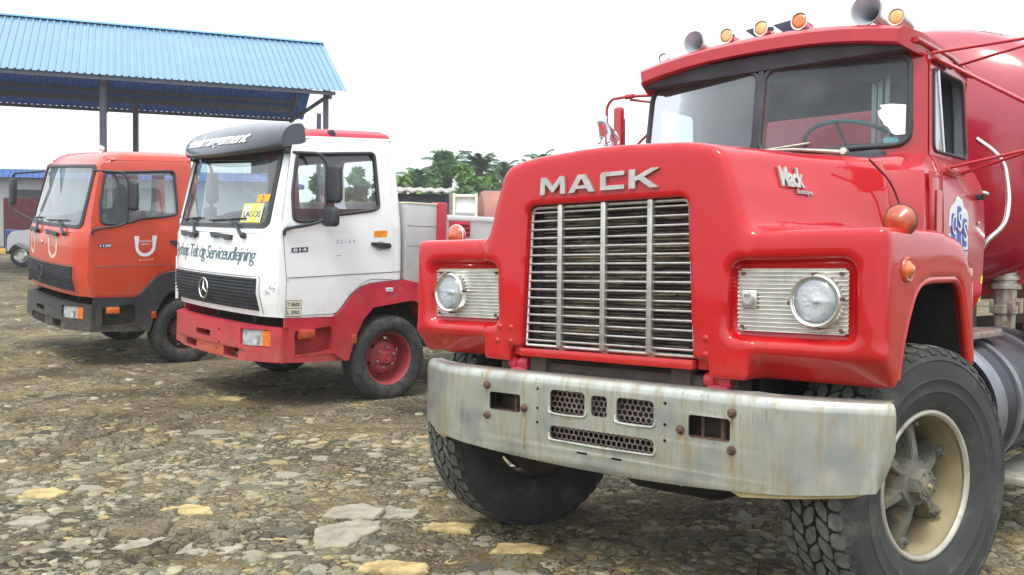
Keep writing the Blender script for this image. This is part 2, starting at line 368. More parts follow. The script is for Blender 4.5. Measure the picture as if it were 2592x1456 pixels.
def pl(bm, outline, holes=(), cuts=(), warp=None, thick=.01):
    """flat plate in (a,b), cut along lines, warped: warp(a,b,d)->xyz; d=0 front, d=thick back"""
    loops = [outline] + list(holes)
    g = bmesh.new(); vs = []
    flat = []
    for lp in loops:
        for a, b in lp: vs.append(g.verts.new((a, b, 0)))
    tris = tessellate_polygon([[Vector((a, b, 0)) for a, b in lp] for lp in loops])
    for t in tris:
        try: g.faces.new([vs[i] for i in t])
        except ValueError: pass
    bmesh.ops.remove_doubles(g, verts=g.verts, dist=1e-5)
    for ax, val in cuts:
        no = (1, 0, 0) if ax == 0 else (0, 1, 0); co = (val, 0, 0) if ax == 0 else (0, val, 0)
        bmesh.ops.bisect_plane(g, geom=g.verts[:] + g.edges[:] + g.faces[:], plane_co=co, plane_no=no, dist=1e-6)
    g.verts.index_update(); g.verts.ensure_lookup_table()
    F = [bm.verts.new(warp(v.co.x, v.co.y, 0)) for v in g.verts]
    B = [bm.verts.new(warp(v.co.x, v.co.y, thick)) for v in g.verts] if thick else None
    for f in g.faces:
        idx = [v.index for v in f.verts]
        bm.faces.new([F[i] for i in idx])
        if B: bm.faces.new([B[i] for i in reversed(idx)])
    if B:
        for e in g.edges:
            if len(e.link_faces) == 1:
                i, j = e.verts[0].index, e.verts[1].index
                bm.faces.new((F[i], F[j], B[j], B[i]))
    g.free()
def plate(name, outline, m, parent, warp, holes=(), cuts=(), thick=.01, smooth=30, label=None):
    bm = bmesh.new(); pl(bm, outline, holes, cuts, warp, thick); return part(name, bm, m, parent, smooth, label)
def fx(x0): return lambda a, b, d: Vector((x0 - d, a, b))             # plate in the (y,z) plane facing +x
def fy(y0, s=1): return lambda a, b, d: Vector((a, y0 - s * d, b))      # plate in the (x,z) plane facing +y
def text_mesh(s, width, height, ext=.002, shear=0., bevel=0., spacing=1., offset=0.):
    cu = bpy.data.curves.new('t', 'FONT'); cu.body = s; cu.size = 1; cu.shear = shear; cu.space_character = spacing; cu.offset = offset
    cu.align_x = 'LEFT'; cu.resolution_u = 3; cu.extrude = 0
    o = bpy.data.objects.new('t', cu); COL.objects.link(o)
    dg = bpy.context.evaluated_depsgraph_get(); me0 = bpy.data.meshes.new_from_object(o.evaluated_get(dg))
    bpy.data.objects.remove(o); bpy.data.curves.remove(cu)
    g = bmesh.new(); g.from_mesh(me0); bpy.data.meshes.remove(me0)
    xs = [v.co.x for v in g.verts]; ys = [v.co.y for v in g.verts]
    sx = width / (max(xs) - min(xs)); sy = height / (max(ys) - min(ys))
    for v in g.verts: v.co.x = (v.co.x - min(xs)) * sx; v.co.y = (v.co.y - min(ys)) * sy
    xs0 = min(xs)
    if ext:
        r = bmesh.ops.extrude_face_region(g, geom=g.faces[:])
        for e in r['geom']:
            if isinstance(e, bmesh.types.BMVert): e.co.z += ext
    return g
def text(name, s, o, xd, yd, width, height, m, parent, ext=.002, shear=0., warp=None, spacing=1., offset=0., label=None):
    """o = lower left corner; xd reading direction, yd up"""
    g = text_mesh(s, width, height, ext, shear, 0, spacing, offset)
    xd = Vector(xd).normalized(); yd = Vector(yd).normalized(); zd = xd.cross(yd).normalized()
    for v in g.verts:
        p = Vector(o) + xd * v.co.x + yd * v.co.y + zd * v.co.z
        if warp: p = warp(p, v.co.z)
        v.co = p
    return part(name, g, m, parent, 20, label)
def evald(o):
    dg = bpy.context.evaluated_depsgraph_get(); dg.update()
    me = bpy.data.meshes.new_from_object(o.evaluated_get(dg))
    return me
def tmp(bm):
    me = frombm(bm); o = bpy.data.objects.new('tmp', me); COL.objects.link(o); return o
def boolean(base, cutters, op='DIFFERENCE'):
    for c in cutters:
        md = base.modifiers.new('b', 'BOOLEAN'); md.operation = op; md.object = c; md.solver = 'EXACT'
    me = evald(base)
    for c in cutters: bpy.data.objects.remove(c)
    bpy.data.objects.remove(base)
    return me
def prism(outline, w0, w1, plane='xz'):
    bm = bmesh.new()
    def P(a, b, t): return {'xz': (a, t, b), 'yz': (t, a, b), 'xy': (a, b, t)}[plane]
    A = [bm.verts.new(P(a, b, w0)) for a, b in outline]; B = [bm.verts.new(P(a, b, w1)) for a, b in outline]
    bm.faces.new(A); bm.faces.new(list(reversed(B)))
    n = len(A)
    for i in range(n): bm.faces.new((A[i], B[i], B[(i + 1) % n], A[(i + 1) % n]))
    bmesh.ops.triangulate(bm, faces=[f for f in bm.faces if len(f.verts) > 4])
    return bm
def loft(bm, rings, cap=True):
    vr = [[bm.verts.new(p) for p in r] for r in rings]; n = len(vr[0])
    for A, B in zip(vr, vr[1:]):
        for i in range(n): bm.faces.new((A[i], A[(i + 1) % n], B[(i + 1) % n], B[i]))
    if cap:
        f1 = bm.faces.new(vr[0]); f2 = bm.faces.new(vr[-1])
        bmesh.ops.triangulate(bm, faces=[f1, f2])
def interp(x, xs, ys): return float(np.interp(x, xs, ys))
def at(px, py, Y):
    """a point seen at pixel (px,py) of the 2592x1456 photograph, Y metres ahead of the camera"""
    d = cam.matrix_world.to_3x3() @ Vector(((px - 1296) / 2309.4, -(py - 728) / 2309.4, -1))
    return Vector((0, 0, CAM_H)) + d * (Y / d.y)

# ------------------------------------------------------------------ poses of the three trucks
POSE = {'hero': ((.4737, 3.802, -.0131), (R(1.962), R(-1.634), R(-131.631))),
        'white': ((-2.7506, 8.0917, .0057), (R(-.982), R(-.585), R(-138.131))),
        'red': ((-5.4176, 10.4299, .0149), (R(-2.672), R(-.864), R(-137.721)))}
def pmat(k):
    return Matrix.Translation(POSE[k][0]) @ Euler(POSE[k][1], 'XYZ').to_matrix().to_4x4()
CONTACTS = []
for k, pts in (('hero', [(-.43, 1.0), (-.455, -.91), (-5.6, .95), (-5.6, -.95)]), ('white', [(-1.27, .93), (-1.27, -.93), (-4.6, .9), (-4.6, -.9)]), ('red', [(-1.27, .93), (-1.27, -.93), (-4.9, .9), (-4.9, -.9)])):
    for x, y in pts: CONTACTS.append(pmat(k) @ Vector((x, y, .015 if (k == 'hero' and x == -.455) else 0)))

# ------------------------------------------------------------------ ground height
def _hash(ix, iy, s):
    n = (ix.astype(np.int64) * 374761393 + iy.astype(np.int64) * 668265263 + s * 1442695041) & 0xffffffff
    n = ((n ^ (n >> 13)) * 1274126177) & 0xffffffff
    return ((n ^ (n >> 16)) & 0xffffff) / float(0xffffff)
def vnoise(x, y, s=0):
    ix = np.floor(x); iy = np.floor(y); fx_ = x - ix; fy_ = y - iy
    u = fx_ * fx_ * fx_ * (fx_ * (fx_ * 6 - 15) + 10); v = fy_ * fy_ * fy_ * (fy_ * (fy_ * 6 - 15) + 10)
    a = _hash(ix, iy, s); b = _hash(ix + 1, iy, s); c = _hash(ix, iy + 1, s); d = _hash(ix + 1, iy + 1, s)
    return (a * (1 - u) + b * u) * (1 - v) + (c * (1 - u) + d * u) * v
def fbm(x, y, s=0, o=4):
    t = 0; a = .5
    for k in range(o):
        t = t + a * (vnoise(x * 2 ** k + 17.3 * k, y * 2 ** k - 9.1 * k, s + k) - .5); a *= .5
    return t
def worley(x, y, s=0):
    ix = np.floor(x); iy = np.floor(y)
    f1 = np.full(x.shape, 9.); f2 = np.full(x.shape, 9.); cid = np.zeros(x.shape)
    for dx in (-1, 0, 1):
        for dy in (-1, 0, 1):
            cx = ix + dx; cy = iy + dy
            d = np.hypot(cx + .1 + .8 * _hash(cx, cy, s) - x, cy + .1 + .8 * _hash(cx, cy, s + 5) - y)
            m = d < f1
            f2 = np.where(m, f1, np.minimum(f2, d)); cid = np.where(m, _hash(cx, cy, s + 9), cid); f1 = np.where(m, d, f1)
    return f1, f2, cid
def base_h(x, y):
    h = np.clip((y - 18) * .0255, 0, 1.1)
    h = h + .09 * fbm(x * .35, y * .35, 3, 3) + .035 * fbm(x * 1.4, y * 1.4, 8, 3)
    return h
_c = np.array([tuple(c) for c in CONTACTS])
_K = np.exp(-((_c[:, None, 0] - _c[None, :, 0]) ** 2 + (_c[:, None, 1] - _c[None, :, 1]) ** 2) / (2 * .9 ** 2))
_W = np.linalg.solve(_K, (_c[:, 2] + .012) - base_h(_c[:, 0], _c[:, 1]))
def ground_h(x, y):
    x = np.asarray(x, float); y = np.asarray(y, float)
    h = base_h(x, y)
    for c, wt in zip(_c, _W):
        h = h + wt * np.exp(-((x - c[0]) ** 2 + (y - c[1]) ** 2) / (2 * .9 ** 2))
    return h
def gh(x, y): return float(ground_h(np.array([x]), np.array([y]))[0])
# ================================================================== THE SETTING
def grid_lines(segs):
    out = []
    for a, b, st in segs:
        n = max(1, int(round((b - a) / st))); out += [a + (b - a) * i / n for i in range(n)]
    out.append(segs[-1][1]); return np.array(out)
gx = grid_lines([(-600, -80, 40), (-80, -20, 2.5), (-20, -6, .14), (-6, -3.2, .04), (-3.2, 3.0, .0135), (3.0, 6, .08), (6, 20, .5), (20, 80, 6), (80, 600, 60)])
gy = grid_lines([(-60, -2, 3), (-2, 2.9, .2), (2.9, 5.2, .0125), (5.2, 6.4, .018), (6.4, 8.5, .03), (8.5, 14, .06), (14, 30, .25), (30, 90, 2), (90, 900, 45)])
GX, GY = np.meshgrid(gx, gy)
H = ground_h(GX, GY)
near = np.clip((16 - GY) / 6, 0, 1) * np.clip((12 - np.abs(GX)) / 4, 0, 1) * np.clip((GY + 1) / 2, 0, 1)
wx = GX + .22 * fbm(GX * 3.5, GY * 3.5, 31, 4); wy = GY + .22 * fbm(GX * 3.5 + 9, GY * 3.5 + 4, 37, 4)
f1, f2, cid = worley(wx * 4.2, wy * 4.2, 2)
g1, g2, cid2 = worley(wx * 11, wy * 11, 6)
edge = np.clip((f2 - f1) / .16, 0, 1); edge2 = np.clip((g2 - g1) / .22, 0, 1)
slabm = np.clip((vnoise(GX * .8, GY * .8, 51) + .6 * vnoise(GX * 2.6, GY * 2.6, 52) - 1.0) * 6, 0, 1) * np.clip(cid * 3.5 - 1.3, 0, 1) * np.clip((9 - GY) / 3, 0, 1)   # where slabs survive
H = H + near * (.020 * edge * slabm * (.5 + cid) + .007 * edge2 * (.3 + cid2) * vnoise(GX * 1.3, GY * 1.3, 55) + .022 * fbm(GX * 9, GY * 9, 61, 4) + .010 * fbm(GX * 30, GY * 30, 65, 2))
# ruts left by turning wheels
nx, ny = len(gx), len(gy)
co = np.stack([GX.ravel(), GY.ravel(), H.ravel()], 1)
idx = np.arange(nx * ny).reshape(ny, nx)
quads = np.stack([idx[:-1, :-1], idx[:-1, 1:], idx[1:, 1:], idx[1:, :-1]], -1).reshape(-1, 4)
me = bpy.data.meshes.new('ground')
me.vertices.add(len(co)); me.vertices.foreach_set('co', co.ravel())
me.loops.add(quads.size); me.loops.foreach_set('vertex_index', quads.ravel().astype(np.int32))
me.polygons.add(len(quads)); me.polygons.foreach_set('loop_start', np.arange(0, quads.size, 4, dtype=np.int32))
me.polygons.foreach_set('use_smooth', np.ones(len(quads), bool))
me.update(calc_edges=True)
ca = me.attributes.new('piece', 'FLOAT_COLOR', 'POINT')
cc = np.ones((nx * ny, 4), np.float32); cc[:, 0] = (edge * slabm).ravel(); cc[:, 1] = cid.ravel(); cc[:, 2] = (edge2 * near).ravel()
ca.data.foreach_set('color', cc.ravel())
ground = link('ground', me)
tag(ground, 'uneven yard of broken asphalt, gravel and yellowish soil', kind='structure')
def ground_mat():
    m = bpy.data.materials.new('ground'); m.use_nodes = True
    t = m.node_tree; N = t.nodes; L = t.links; p = N['Principled BSDF']; p.inputs['Roughness'].default_value = .92
    p.inputs['Specular IOR Level'].default_value = .25
    tc = N.new('ShaderNodeTexCoord'); at_ = N.new('ShaderNodeAttribute'); at_.attribute_name = 'piece'
    sp = N.new('ShaderNodeSeparateColor'); L.new(at_.outputs['Color'], sp.inputs[0])
    def noise(s, d=6, r=.6, st=(1, 1, 1)):
        mp = N.new('ShaderNodeMapping'); mp.inputs['Scale'].default_value = st; L.new(tc.outputs['Object'], mp.inputs['Vector'])
        n = N.new('ShaderNodeTexNoise'); n.inputs['Scale'].default_value = s; n.inputs['Detail'].default_value = d; n.inputs['Roughness'].default_value = r
        L.new(mp.outputs[0], n.inputs['Vector']); return n.outputs['Fac']
    def ramp(f, pts):
        r = N.new('ShaderNodeValToRGB'); r.color_ramp.elements[0].position = pts[0][0]; r.color_ramp.elements[0].color = (*pts[0][1], 1)
        r.color_ramp.elements[1].position = pts[-1][0]; r.color_ramp.elements[1].color = (*pts[-1][1], 1)
        for q in pts[1:-1]: e = r.color_ramp.elements.new(q[0]); e.color = (*q[1], 1)
        L.new(f, r.inputs['Fac']); return r.outputs['Color']
    def mix(f, a, b):
        x = N.new('ShaderNodeMix'); x.data_type = 'RGBA'; L.new(f, x.inputs['Factor']); L.new(a, x.inputs['A']); L.new(b, x.inputs['B']); return x.outputs['Result']
    gravel = ramp(noise(34, 10, .8), [(.3, (.028, .026, .019)), (.47, (.090, .081, .054)), (.58, (.195, .172, .110)), (.74, (.37, .325, .205))])
    soil = ramp(noise(9, 9, .7), [(.3, (.12, .090, .042)), (.5, (.27, .205, .095)), (.7, (.42, .335, .17))])
    bigm = ramp(noise(.55, 7, .62, (1, 1.9, 1)), [(.50, (0, 0, 0)), (.64, (1, 1, 1))])
    leftm = ramp(noise(.28, 4, .5, (1, 1.3, 1)), [(.40, (0, 0, 0)), (.62, (.75, .75, .75))])
    mxx = N.new('ShaderNodeMix'); mxx.data_type = 'RGBA'; mxx.blend_type = 'LIGHTEN'; mxx.inputs['Factor'].default_value = 1; L.new(bigm, mxx.inputs['A']); L.new(leftm, mxx.inputs['B'])
    c = mix(mxx.outputs['Result'], gravel, soil)
    slab = ramp(sp.outputs['Green'], [(0, (.15, .138, .095)), (.4, (.26, .235, .155)), (.7, (.34, .30, .195)), (.9, (.38, .285, .13)), (1, (.20, .18, .12))])
    fine = ramp(noise(60, 6, .8), [(.35, (.55, .55, .55)), (.6, (1, 1, 1))])
    mm = N.new('ShaderNodeMix'); mm.data_type = 'RGBA'; mm.blend_type = 'MULTIPLY'; mm.inputs['Factor'].default_value = 1; L.new(slab, mm.inputs['A']); L.new(fine, mm.inputs['B'])
    sm = N.new('ShaderNodeMapRange'); sm.inputs['From Min'].default_value = .35; sm.inputs['From Max'].default_value = .9; L.new(sp.outputs['Red'], sm.inputs['Value'])
    c = mix(sm.outputs[0], c, mm.outputs['Result'])
    # cracked chips of old asphalt: two sizes of cells, each with its own tone, dark joints between
    def cells(scale, wscale, seedoff):
        nz = N.new('ShaderNodeTexNoise'); nz.inputs['Scale'].default_value = wscale; nz.inputs['Detail'].default_value = 4; L.new(tc.outputs['Object'], nz.inputs['Vector'])
        sub_ = N.new('ShaderNodeVectorMath'); sub_.operation = 'SCALE'; sub_.inputs['Scale'].default_value = 2.2 / scale; L.new(nz.outputs['Color'], sub_.inputs[0])
        ad_ = N.new('ShaderNodeVectorMath'); L.new(tc.outputs['Object'], ad_.inputs[0]); L.new(sub_.outputs[0], ad_.inputs[1])
        mp_ = N.new('ShaderNodeMapping'); mp_.inputs['Scale'].default_value = (1, 1, 0); mp_.inputs['Location'].default_value = (seedoff, seedoff, 0); L.new(ad_.outputs[0], mp_.inputs['Vector'])
        v1 = N.new('ShaderNodeTexVoronoi'); v1.voronoi_dimensions = '2D'; v1.inputs['Scale'].default_value = scale; L.new(mp_.outputs[0], v1.inputs['Vector'])
        v2 = N.new('ShaderNodeTexVoronoi'); v2.voronoi_dimensions = '2D'; v2.feature = 'DISTANCE_TO_EDGE'; v2.inputs['Scale'].default_value = scale; L.new(mp_.outputs[0], v2.inputs['Vector'])
        bwn = N.new('ShaderNodeSeparateColor'); L.new(v1.outputs['Color'], bwn.inputs[0])
        return bwn.outputs['Red'], v2.outputs['Distance']
    tone = [(0, (.06, .055, .04)), (.22, (.15, .136, .09)), (.45, (.26, .235, .15)), (.62, (.36, .32, .205)), (.75, (.11, .10, .068)), (.88, (.36, .27, .12)), (1, (.20, .18, .12))]
    r1, d1 = cells(20, 14, 3.1); r2, d2 = cells(8, 7, 9.7)
    k1 = ramp(d1, [(.03, (.0, .0, .0)), (.10, (1, 1, 1))]); k2 = ramp(d2, [(.015, (0, 0, 0)), (.07, (1, 1, 1))])
    dark_ = N.new('ShaderNodeRGB'); dark_.outputs[0].default_value = (.030, .029, .024, 1)
    chip = mix(k1, dark_.outputs[0], ramp(r1, tone)); slab2 = mix(k2, dark_.outputs[0], ramp(r2, tone))
    m3_ = N.new('ShaderNodeMix'); m3_.data_type = 'RGBA'; m3_.blend_type = 'MULTIPLY'; m3_.inputs['Factor'].default_value = .8; L.new(chip, m3_.inputs['A']); L.new(ramp(noise(70, 6, .8), [(.3, (.5, .5, .5)), (.6, (1.15, 1.15, 1.15))]), m3_.inputs['B'])
    mk1 = ramp(noise(2.1, 6, .65), [(.44, (0, 0, 0)), (.56, (.85, .85, .85))]); mk2 = ramp(noise(1.3, 6, .6, (1, 1, 1)), [(.55, (0, 0, 0)), (.62, (.9, .9, .9))])
    c = mix(mk1, c, m3_.outputs['Result']); c = mix(mk2, c, slab2)
    # wet dark patches
    dk = ramp(noise(.9, 5, .55), [(.46, (1, 1, 1)), (.64, (.50, .49, .46))])
    m2 = N.new('ShaderNodeMix'); m2.data_type = 'RGBA'; m2.blend_type = 'MULTIPLY'; m2.inputs['Factor'].default_value = 1; L.new(c, m2.inputs['A']); L.new(dk, m2.inputs['B'])
    L.new(m2.outputs['Result'], p.inputs['Base Color'])
    b0 = N.new('ShaderNodeBump'); b0.inputs['Strength'].default_value = .8; b0.inputs['Distance'].default_value = .02; L.new(k1, b0.inputs['Height'])
    b = N.new('ShaderNodeBump'); b.inputs['Strength'].default_value = 1.; b.inputs['Distance'].default_value = .014; L.new(b0.outputs[0], b.inputs['Normal'])
    L.new(noise(38, 8, .75), b.inputs['Height']); L.new(b.outputs[0], p.inputs['Normal'])
    return m
me.materials.append(ground_mat())

# ---- stones: individuals under the ground, the small ones joined
def stone_mesh(n, rnd, thick, jag, elong=1.):
    """flat broken piece: top rim, lower skirt, slightly crowned top"""
    bm = bmesh.new(); rad = []
    for k in range(n):
        rad.append(1 + rnd.uniform(-jag, jag))
    top = []; mid = []; low = []
    for k in range(n):
        a = 2 * math.pi * k / n + rnd.uniform(-.25, .25) / n * 4; r = rad[k]
        x, y = r * math.cos(a) * elong, r * math.sin(a) / elong
        top.append(bm.verts.new((x * .90, y * .90, thick * rnd.uniform(.8, 1.15))))
        mid.append(bm.verts.new((x, y, thick * rnd.uniform(.5, .75))))
        low.append(bm.verts.new((x * 1.06, y * 1.06, -thick * 1.2)))
    c = bm.verts.new((rnd.uniform(-.2, .2), rnd.uniform(-.2, .2), thick * 1.15))
    for k in range(n):
        j = (k + 1) % n
        bm.faces.new((c, top[k], top[j])); bm.faces.new((top[k], mid[k], mid[j], top[j])); bm.faces.new((mid[k], low[k], low[j], mid[j]))
    return frombm(bm, 'stone')
rs = random.Random(5)
VAR = []
for i in range(12):
    q = stone_mesh(rs.choice([5, 6, 7, 8]), rs, .085, .30, rs.uniform(.95, 1.25)); q.materials.append(M['stone']); VAR.append(q)
def stone_color_mesh(src, m):
    c = src.copy(); c.materials.clear(); c.materials.append(M[m]); return c
VARY = [stone_color_mesh(v, 'stone_yellow') for v in VAR[:5]]
VARG = [stone_color_mesh(v, 'stone_grey') for v in VAR[4:9]]
placed = []
def put_stone(x, y, s, me, rz, sy=1., dz=0., zs=1., tilt=.05):
    o = bpy.data.objects.new('stone', me); COL.objects.link(o); o.parent = ground
    o.location = (x, y, gh(x, y) + dz - s * .03); o.scale = (s, s * sy, s * zs); o.rotation_euler = (rs.uniform(-tilt, tilt), rs.uniform(-tilt, tilt), rz)
    placed.append((x, y, s)); return o
# the big slabs one can point at
def big_slab(x, y, pts, thick, m, rz=0):
    rr = random.Random(int(x * 1000)); bm = bmesh.new(); P = []
    for i in range(len(pts)):
        a = Vector(pts[i]); b = Vector(pts[(i + 1) % len(pts)]); n = 4
        for k in range(n):
            q = a.lerp(b, k / n); P.append((q.x + rr.uniform(-.008, .008), q.y + rr.uniform(-.008, .008)))
    n = len(P)
    thick = .006 + thick * .38
    T = [bm.verts.new((a * .95, b * .95, thick + rr.uniform(-.004, .004))) for a, b in P]
    Md = [bm.verts.new((a, b, thick * .6 + rr.uniform(-.004, .004))) for a, b in P]
    Lo = [bm.verts.new((a * 1.03, b * 1.03, -.05)) for a, b in P]
    I = [bm.verts.new((a * .5, b * .5, thick + rr.uniform(-.004, .006))) for a, b in P]
    c = bm.verts.new((0, 0, thick + .003))
    for i in range(n):
        j = (i + 1) % n
        bm.faces.new((T[i], Md[i], Md[j], T[j])); bm.faces.new((Md[i], Lo[i], Lo[j], Md[j])); bm.faces.new((I[i], T[i], T[j], I[j])); bm.faces.new((c, I[i], I[j]))
    o = link('stone', frombm(bm, 'stone'), m, ground); o.location = (x, y, gh(x, y)); o.rotation_euler = (0, 0, rz); placed.append((x, y, max(abs(p[0]) for p in pts))); return o
big_slab(-1.63, 4.14, [(-.16, -.07), (-.02, -.10), (.10, -.04), (.12, .03), (.02, .09), (-.08, .08)], .022, 'stone_grey')
big_slab(-1.36, 4.10, [(-.13, -.09), (.02, -.12), (.13, -.06), (.15, .04), (.04, .10), (-.10, .08)], .022, 'stone_grey')
big_slab(-.78, 4.42, [(-.10, -.30), (.04, -.24), (.15, .02), (.14, .12), (-.02, .10), (-.17, -.02)], .045, 'stone_grey')
big_slab(-.80, 4.72, [(-.16, -.10), (.12, -.12), (.16, .05), (.02, .14), (-.12, .08)], .035, 'stone_grey')
big_slab(-.56, 4.70, [(-.09, -.06), (.07, -.07), (.10, .04), (-.03, .08)], .03, 'stone_grey')
big_slab(-1.67, 4.68, [(-.14, -.05), (.02, -.08), (.16, -.06), (.10, .05), (-.01, .08), (-.12, .04)], .035, 'stone_yellow')
big_slab(-2.53, 4.90, [(-.10, -.10), (.08, -.09), (.12, .04), (.0, .12), (-.12, .06)], .025, 'stone_yellow')
big_slab(-.48, 3.86, [(-.16, -.05), (.02, -.08), (.15, -.04), (.13, .05), (-.04, .07), (-.14, .04)], .035, 'stone_yellow')
big_slab(.06, 4.20, [(-.14, -.06), (.10, -.07), (.15, .02), (.05, .07), (-.10, .06)], .02, 'stone_yellow')
big_slab(-2.44, 7.97, [(-.10, -.09), (.08, -.08), (.12, .04), (.0, .09), (-.11, .05)], .03, 'stone_yellow')
big_slab(-2.35, 4.42, [(-.10, -.06), (.06, -.08), (.10, .04), (-.04, .08)], .025, 'stone_grey')
big_slab(-.30, 4.50, [(-.15, -.06), (.12, -.06), (.14, .05), (-.08, .07)], .03, 'stone_yellow')
def density(x, y):   # more broken pieces where the asphalt has gone
    return float(vnoise(np.array([x * .55 + 3]), np.array([y * .9]), 71)[0])
cnt = len(placed); tries = 0
while cnt < 290 and tries < 20000:
    tries += 1
    y = 3.45 + 3.2 * rs.random() ** 1.5; half = .58 * y
    x = rs.uniform(-half, half * 1.05)
    s = rs.choice([.030, .035, .04, .045, .05, .055, .065, .08, .095]) * (1 + .10 * (y - 3.5))
    if density(x, y) < .38 and rs.random() < .75: continue
    if any((x - a) ** 2 + (y - b) ** 2 < (s + c) ** 2 * .75 for a, b, c in placed): continue
    if any((x - c[0]) ** 2 + (y - c[1]) ** 2 < .12 for c in _c): continue
    q = rs.random(); pool = VARY if q < .09 else VARG if q < .34 else VAR
    put_stone(x, y, s, rs.choice(pool), rs.uniform(0, 6.28), rs.uniform(.7, 1.1), .0, rs.uniform(.5, 1.1), .05); cnt += 1
# loose small pieces, joined
def scatter(n, y0, y1, s0, s1, seed, pw, dens=True):
    r = np.random.default_rng(seed)
    y = y0 + (y1 - y0) * r.random(n) ** pw; x = (r.random(n) * 2 - 1) * (.62 * y + .3)
    if dens:
        keep = (vnoise(x * .8 + 3, y * 1.2, 71) + .4 * r.random(n)) > .42; x = x[keep]; y = y[keep]
    n = len(x); s = s0 + (s1 - s0) * r.random(n) ** 2.6; s = s * (1 + .08 * (y - 3.5)); z = ground_h(x, y)
    k = 5; a = np.arange(k) / k * 2 * np.pi
    V = np.zeros((n, 2 * k + 1, 3)); rot = r.random(n) * 6.28
    rad = 1 + (r.random((n, k)) - .5) * .8; aa = a[None] + (r.random((n, k)) - .5) * .7; el = .5 + r.random(n) * .6; hh = .06 + r.random(n) * .16
    tx = (r.random(n) - .5) * .25; ty = (r.random(n) - .5) * .25
    for ring, (sc_, zz) in enumerate(((1., -.6), (.86, 1.))):
        xx = np.cos(aa) * rad * sc_; yy = np.sin(aa) * rad * sc_ * el[:, None]
        V[:, ring * k:(ring + 1) * k, 0] = x[:, None] + s[:, None] * (xx * np.cos(rot)[:, None] - yy * np.sin(rot)[:, None])
        V[:, ring * k:(ring + 1) * k, 1] = y[:, None] + s[:, None] * (xx * np.sin(rot)[:, None] + yy * np.cos(rot)[:, None])
        V[:, ring * k:(ring + 1) * k, 2] = z[:, None] + (s * hh)[:, None] * zz + ring * s[:, None] * ((r.random((n, k)) - .5) * .10 + xx * tx[:, None] + yy * ty[:, None])
    V[:, 2 * k, 0] = x; V[:, 2 * k, 1] = y; V[:, 2 * k, 2] = z + s * hh * 1.05
    F = []
    for i in range(k):
        j = (i + 1) % k
        F.append((i, j, k + j)); F.append((i, k + j, k + i)); F.append((k + i, k + j, 2 * k))
    F = np.array(F); FF = (F[None] + (np.arange(n) * (2 * k + 1))[:, None, None]).reshape(-1, 3)
    m_ = bpy.data.meshes.new('stones'); m_.vertices.add(n * (2 * k + 1)); m_.vertices.foreach_set('co', V.ravel())
    m_.loops.add(FF.size); m_.loops.foreach_set('vertex_index', FF.ravel().astype(np.int32))
    m_.polygons.add(len(FF)); m_.polygons.foreach_set('loop_start', np.arange(0, FF.size, 3, dtype=np.int32)); m_.update(calc_edges=True)
    return m_
o = link('stone', scatter(15000, 3.2, 6.6, .006, .048, 21, 1.25), 'stone', ground); tag(o, kind='stuff')
o = link('gravel', scatter(70000, 3.2, 7.0, .0025, .012, 22, 1.2, False), 'stone', ground); tag(o, kind='stuff')
o = link('stone', scatter(5000, 6.2, 20, .006, .045, 23, 1.2), 'stone', ground); tag(o, kind='stuff')
# ================================================================== BACKGROUND
# ---- open shed with the light blue roof
def ribbed_sheet(name, A, B, up, n, m, parent, thick=.03, rib=.035):
    """box-rib sheet: A->B along the eave, up = vector to the ridge"""
    A = Vector(A); B = Vector(B); up = Vector(up); e = B - A; nrm = e.cross(up).normalized()
    if nrm.z < 0: nrm = -nrm
    bm = bmesh.new(); prof = []
    for i in range(n):
        for f, h in ((0, 0), (.62, 0), (.70, rib), (.90, rib), (.98, 0)): prof.append(((i + f) / n, h))
    prof.append((1, 0)); lo = []; hi = []
    for f, h in prof:
        lo.append(bm.verts.new(A + e * f + nrm * h)); hi.append(bm.verts.new(A + e * f + up + nrm * h))
    for i in range(len(prof) - 1): bm.faces.new((lo[i], lo[i + 1], hi[i + 1], hi[i]))
    o = link(name, frombm(bm, name), m, parent); return o
sh = thing('open_shed', 'tall open-sided shed with a light blue ribbed metal roof behind the cab-over trucks', 'shed', (-8, 30, gh(-8, 30)))
def shp(name, bm, m, sm=30):
    o = part(name, bm, m, None, sm); o.parent = sh; o.matrix_parent_inverse = Matrix.Translation(sh.location).inverted(); return o
e0 = Vector((-5.2, 28.5, CAM_H + 4.52)); ang = R(23.2)
ed = Vector((-math.cos(ang), -math.sin(ang), 0)); nd = Vector((-math.sin(ang), math.cos(ang), 0))
RISE = 2.2; HALF = 3.75; LEN = 19.0
def reparent(o, t):
    o.parent = t; o.matrix_parent_inverse = Matrix.Translation(t.location).inverted()
    return o
tilt = Vector((0, 0, -.012 * LEN))
A = e0; B = e0 + ed * LEN + tilt
step_n = 10
for i in range(step_n):
    a = A.lerp(B, i / step_n); b = A.lerp(B, (i + 1) / step_n)
    reparent(ribbed_sheet('roof_sheet', a, b, nd * HALF + Vector((0, 0, RISE)), 10, 'roof_blue', None), sh)
    a2 = a + nd * 2 * HALF; b2 = b + nd * 2 * HALF
    reparent(ribbed_sheet('roof_sheet', a2, b2, -nd * HALF + Vector((0, 0, RISE)), 10, 'roof_under', None), sh)
ra = A + nd * HALF + Vector((0, 0, RISE + .05)); rb = B + nd * HALF + Vector((0, 0, RISE + .05))
bm = bmesh.new()
for s in (-1, 1):
    v = [bm.verts.new(p) for p in (ra, rb, rb + nd * .22 * s + Vector((0, 0, -.10)), ra + nd * .22 * s + Vector((0, 0, -.10)))]; bm.faces.new(v)
shp('ridge_cap', bm, 'ridge_blue')
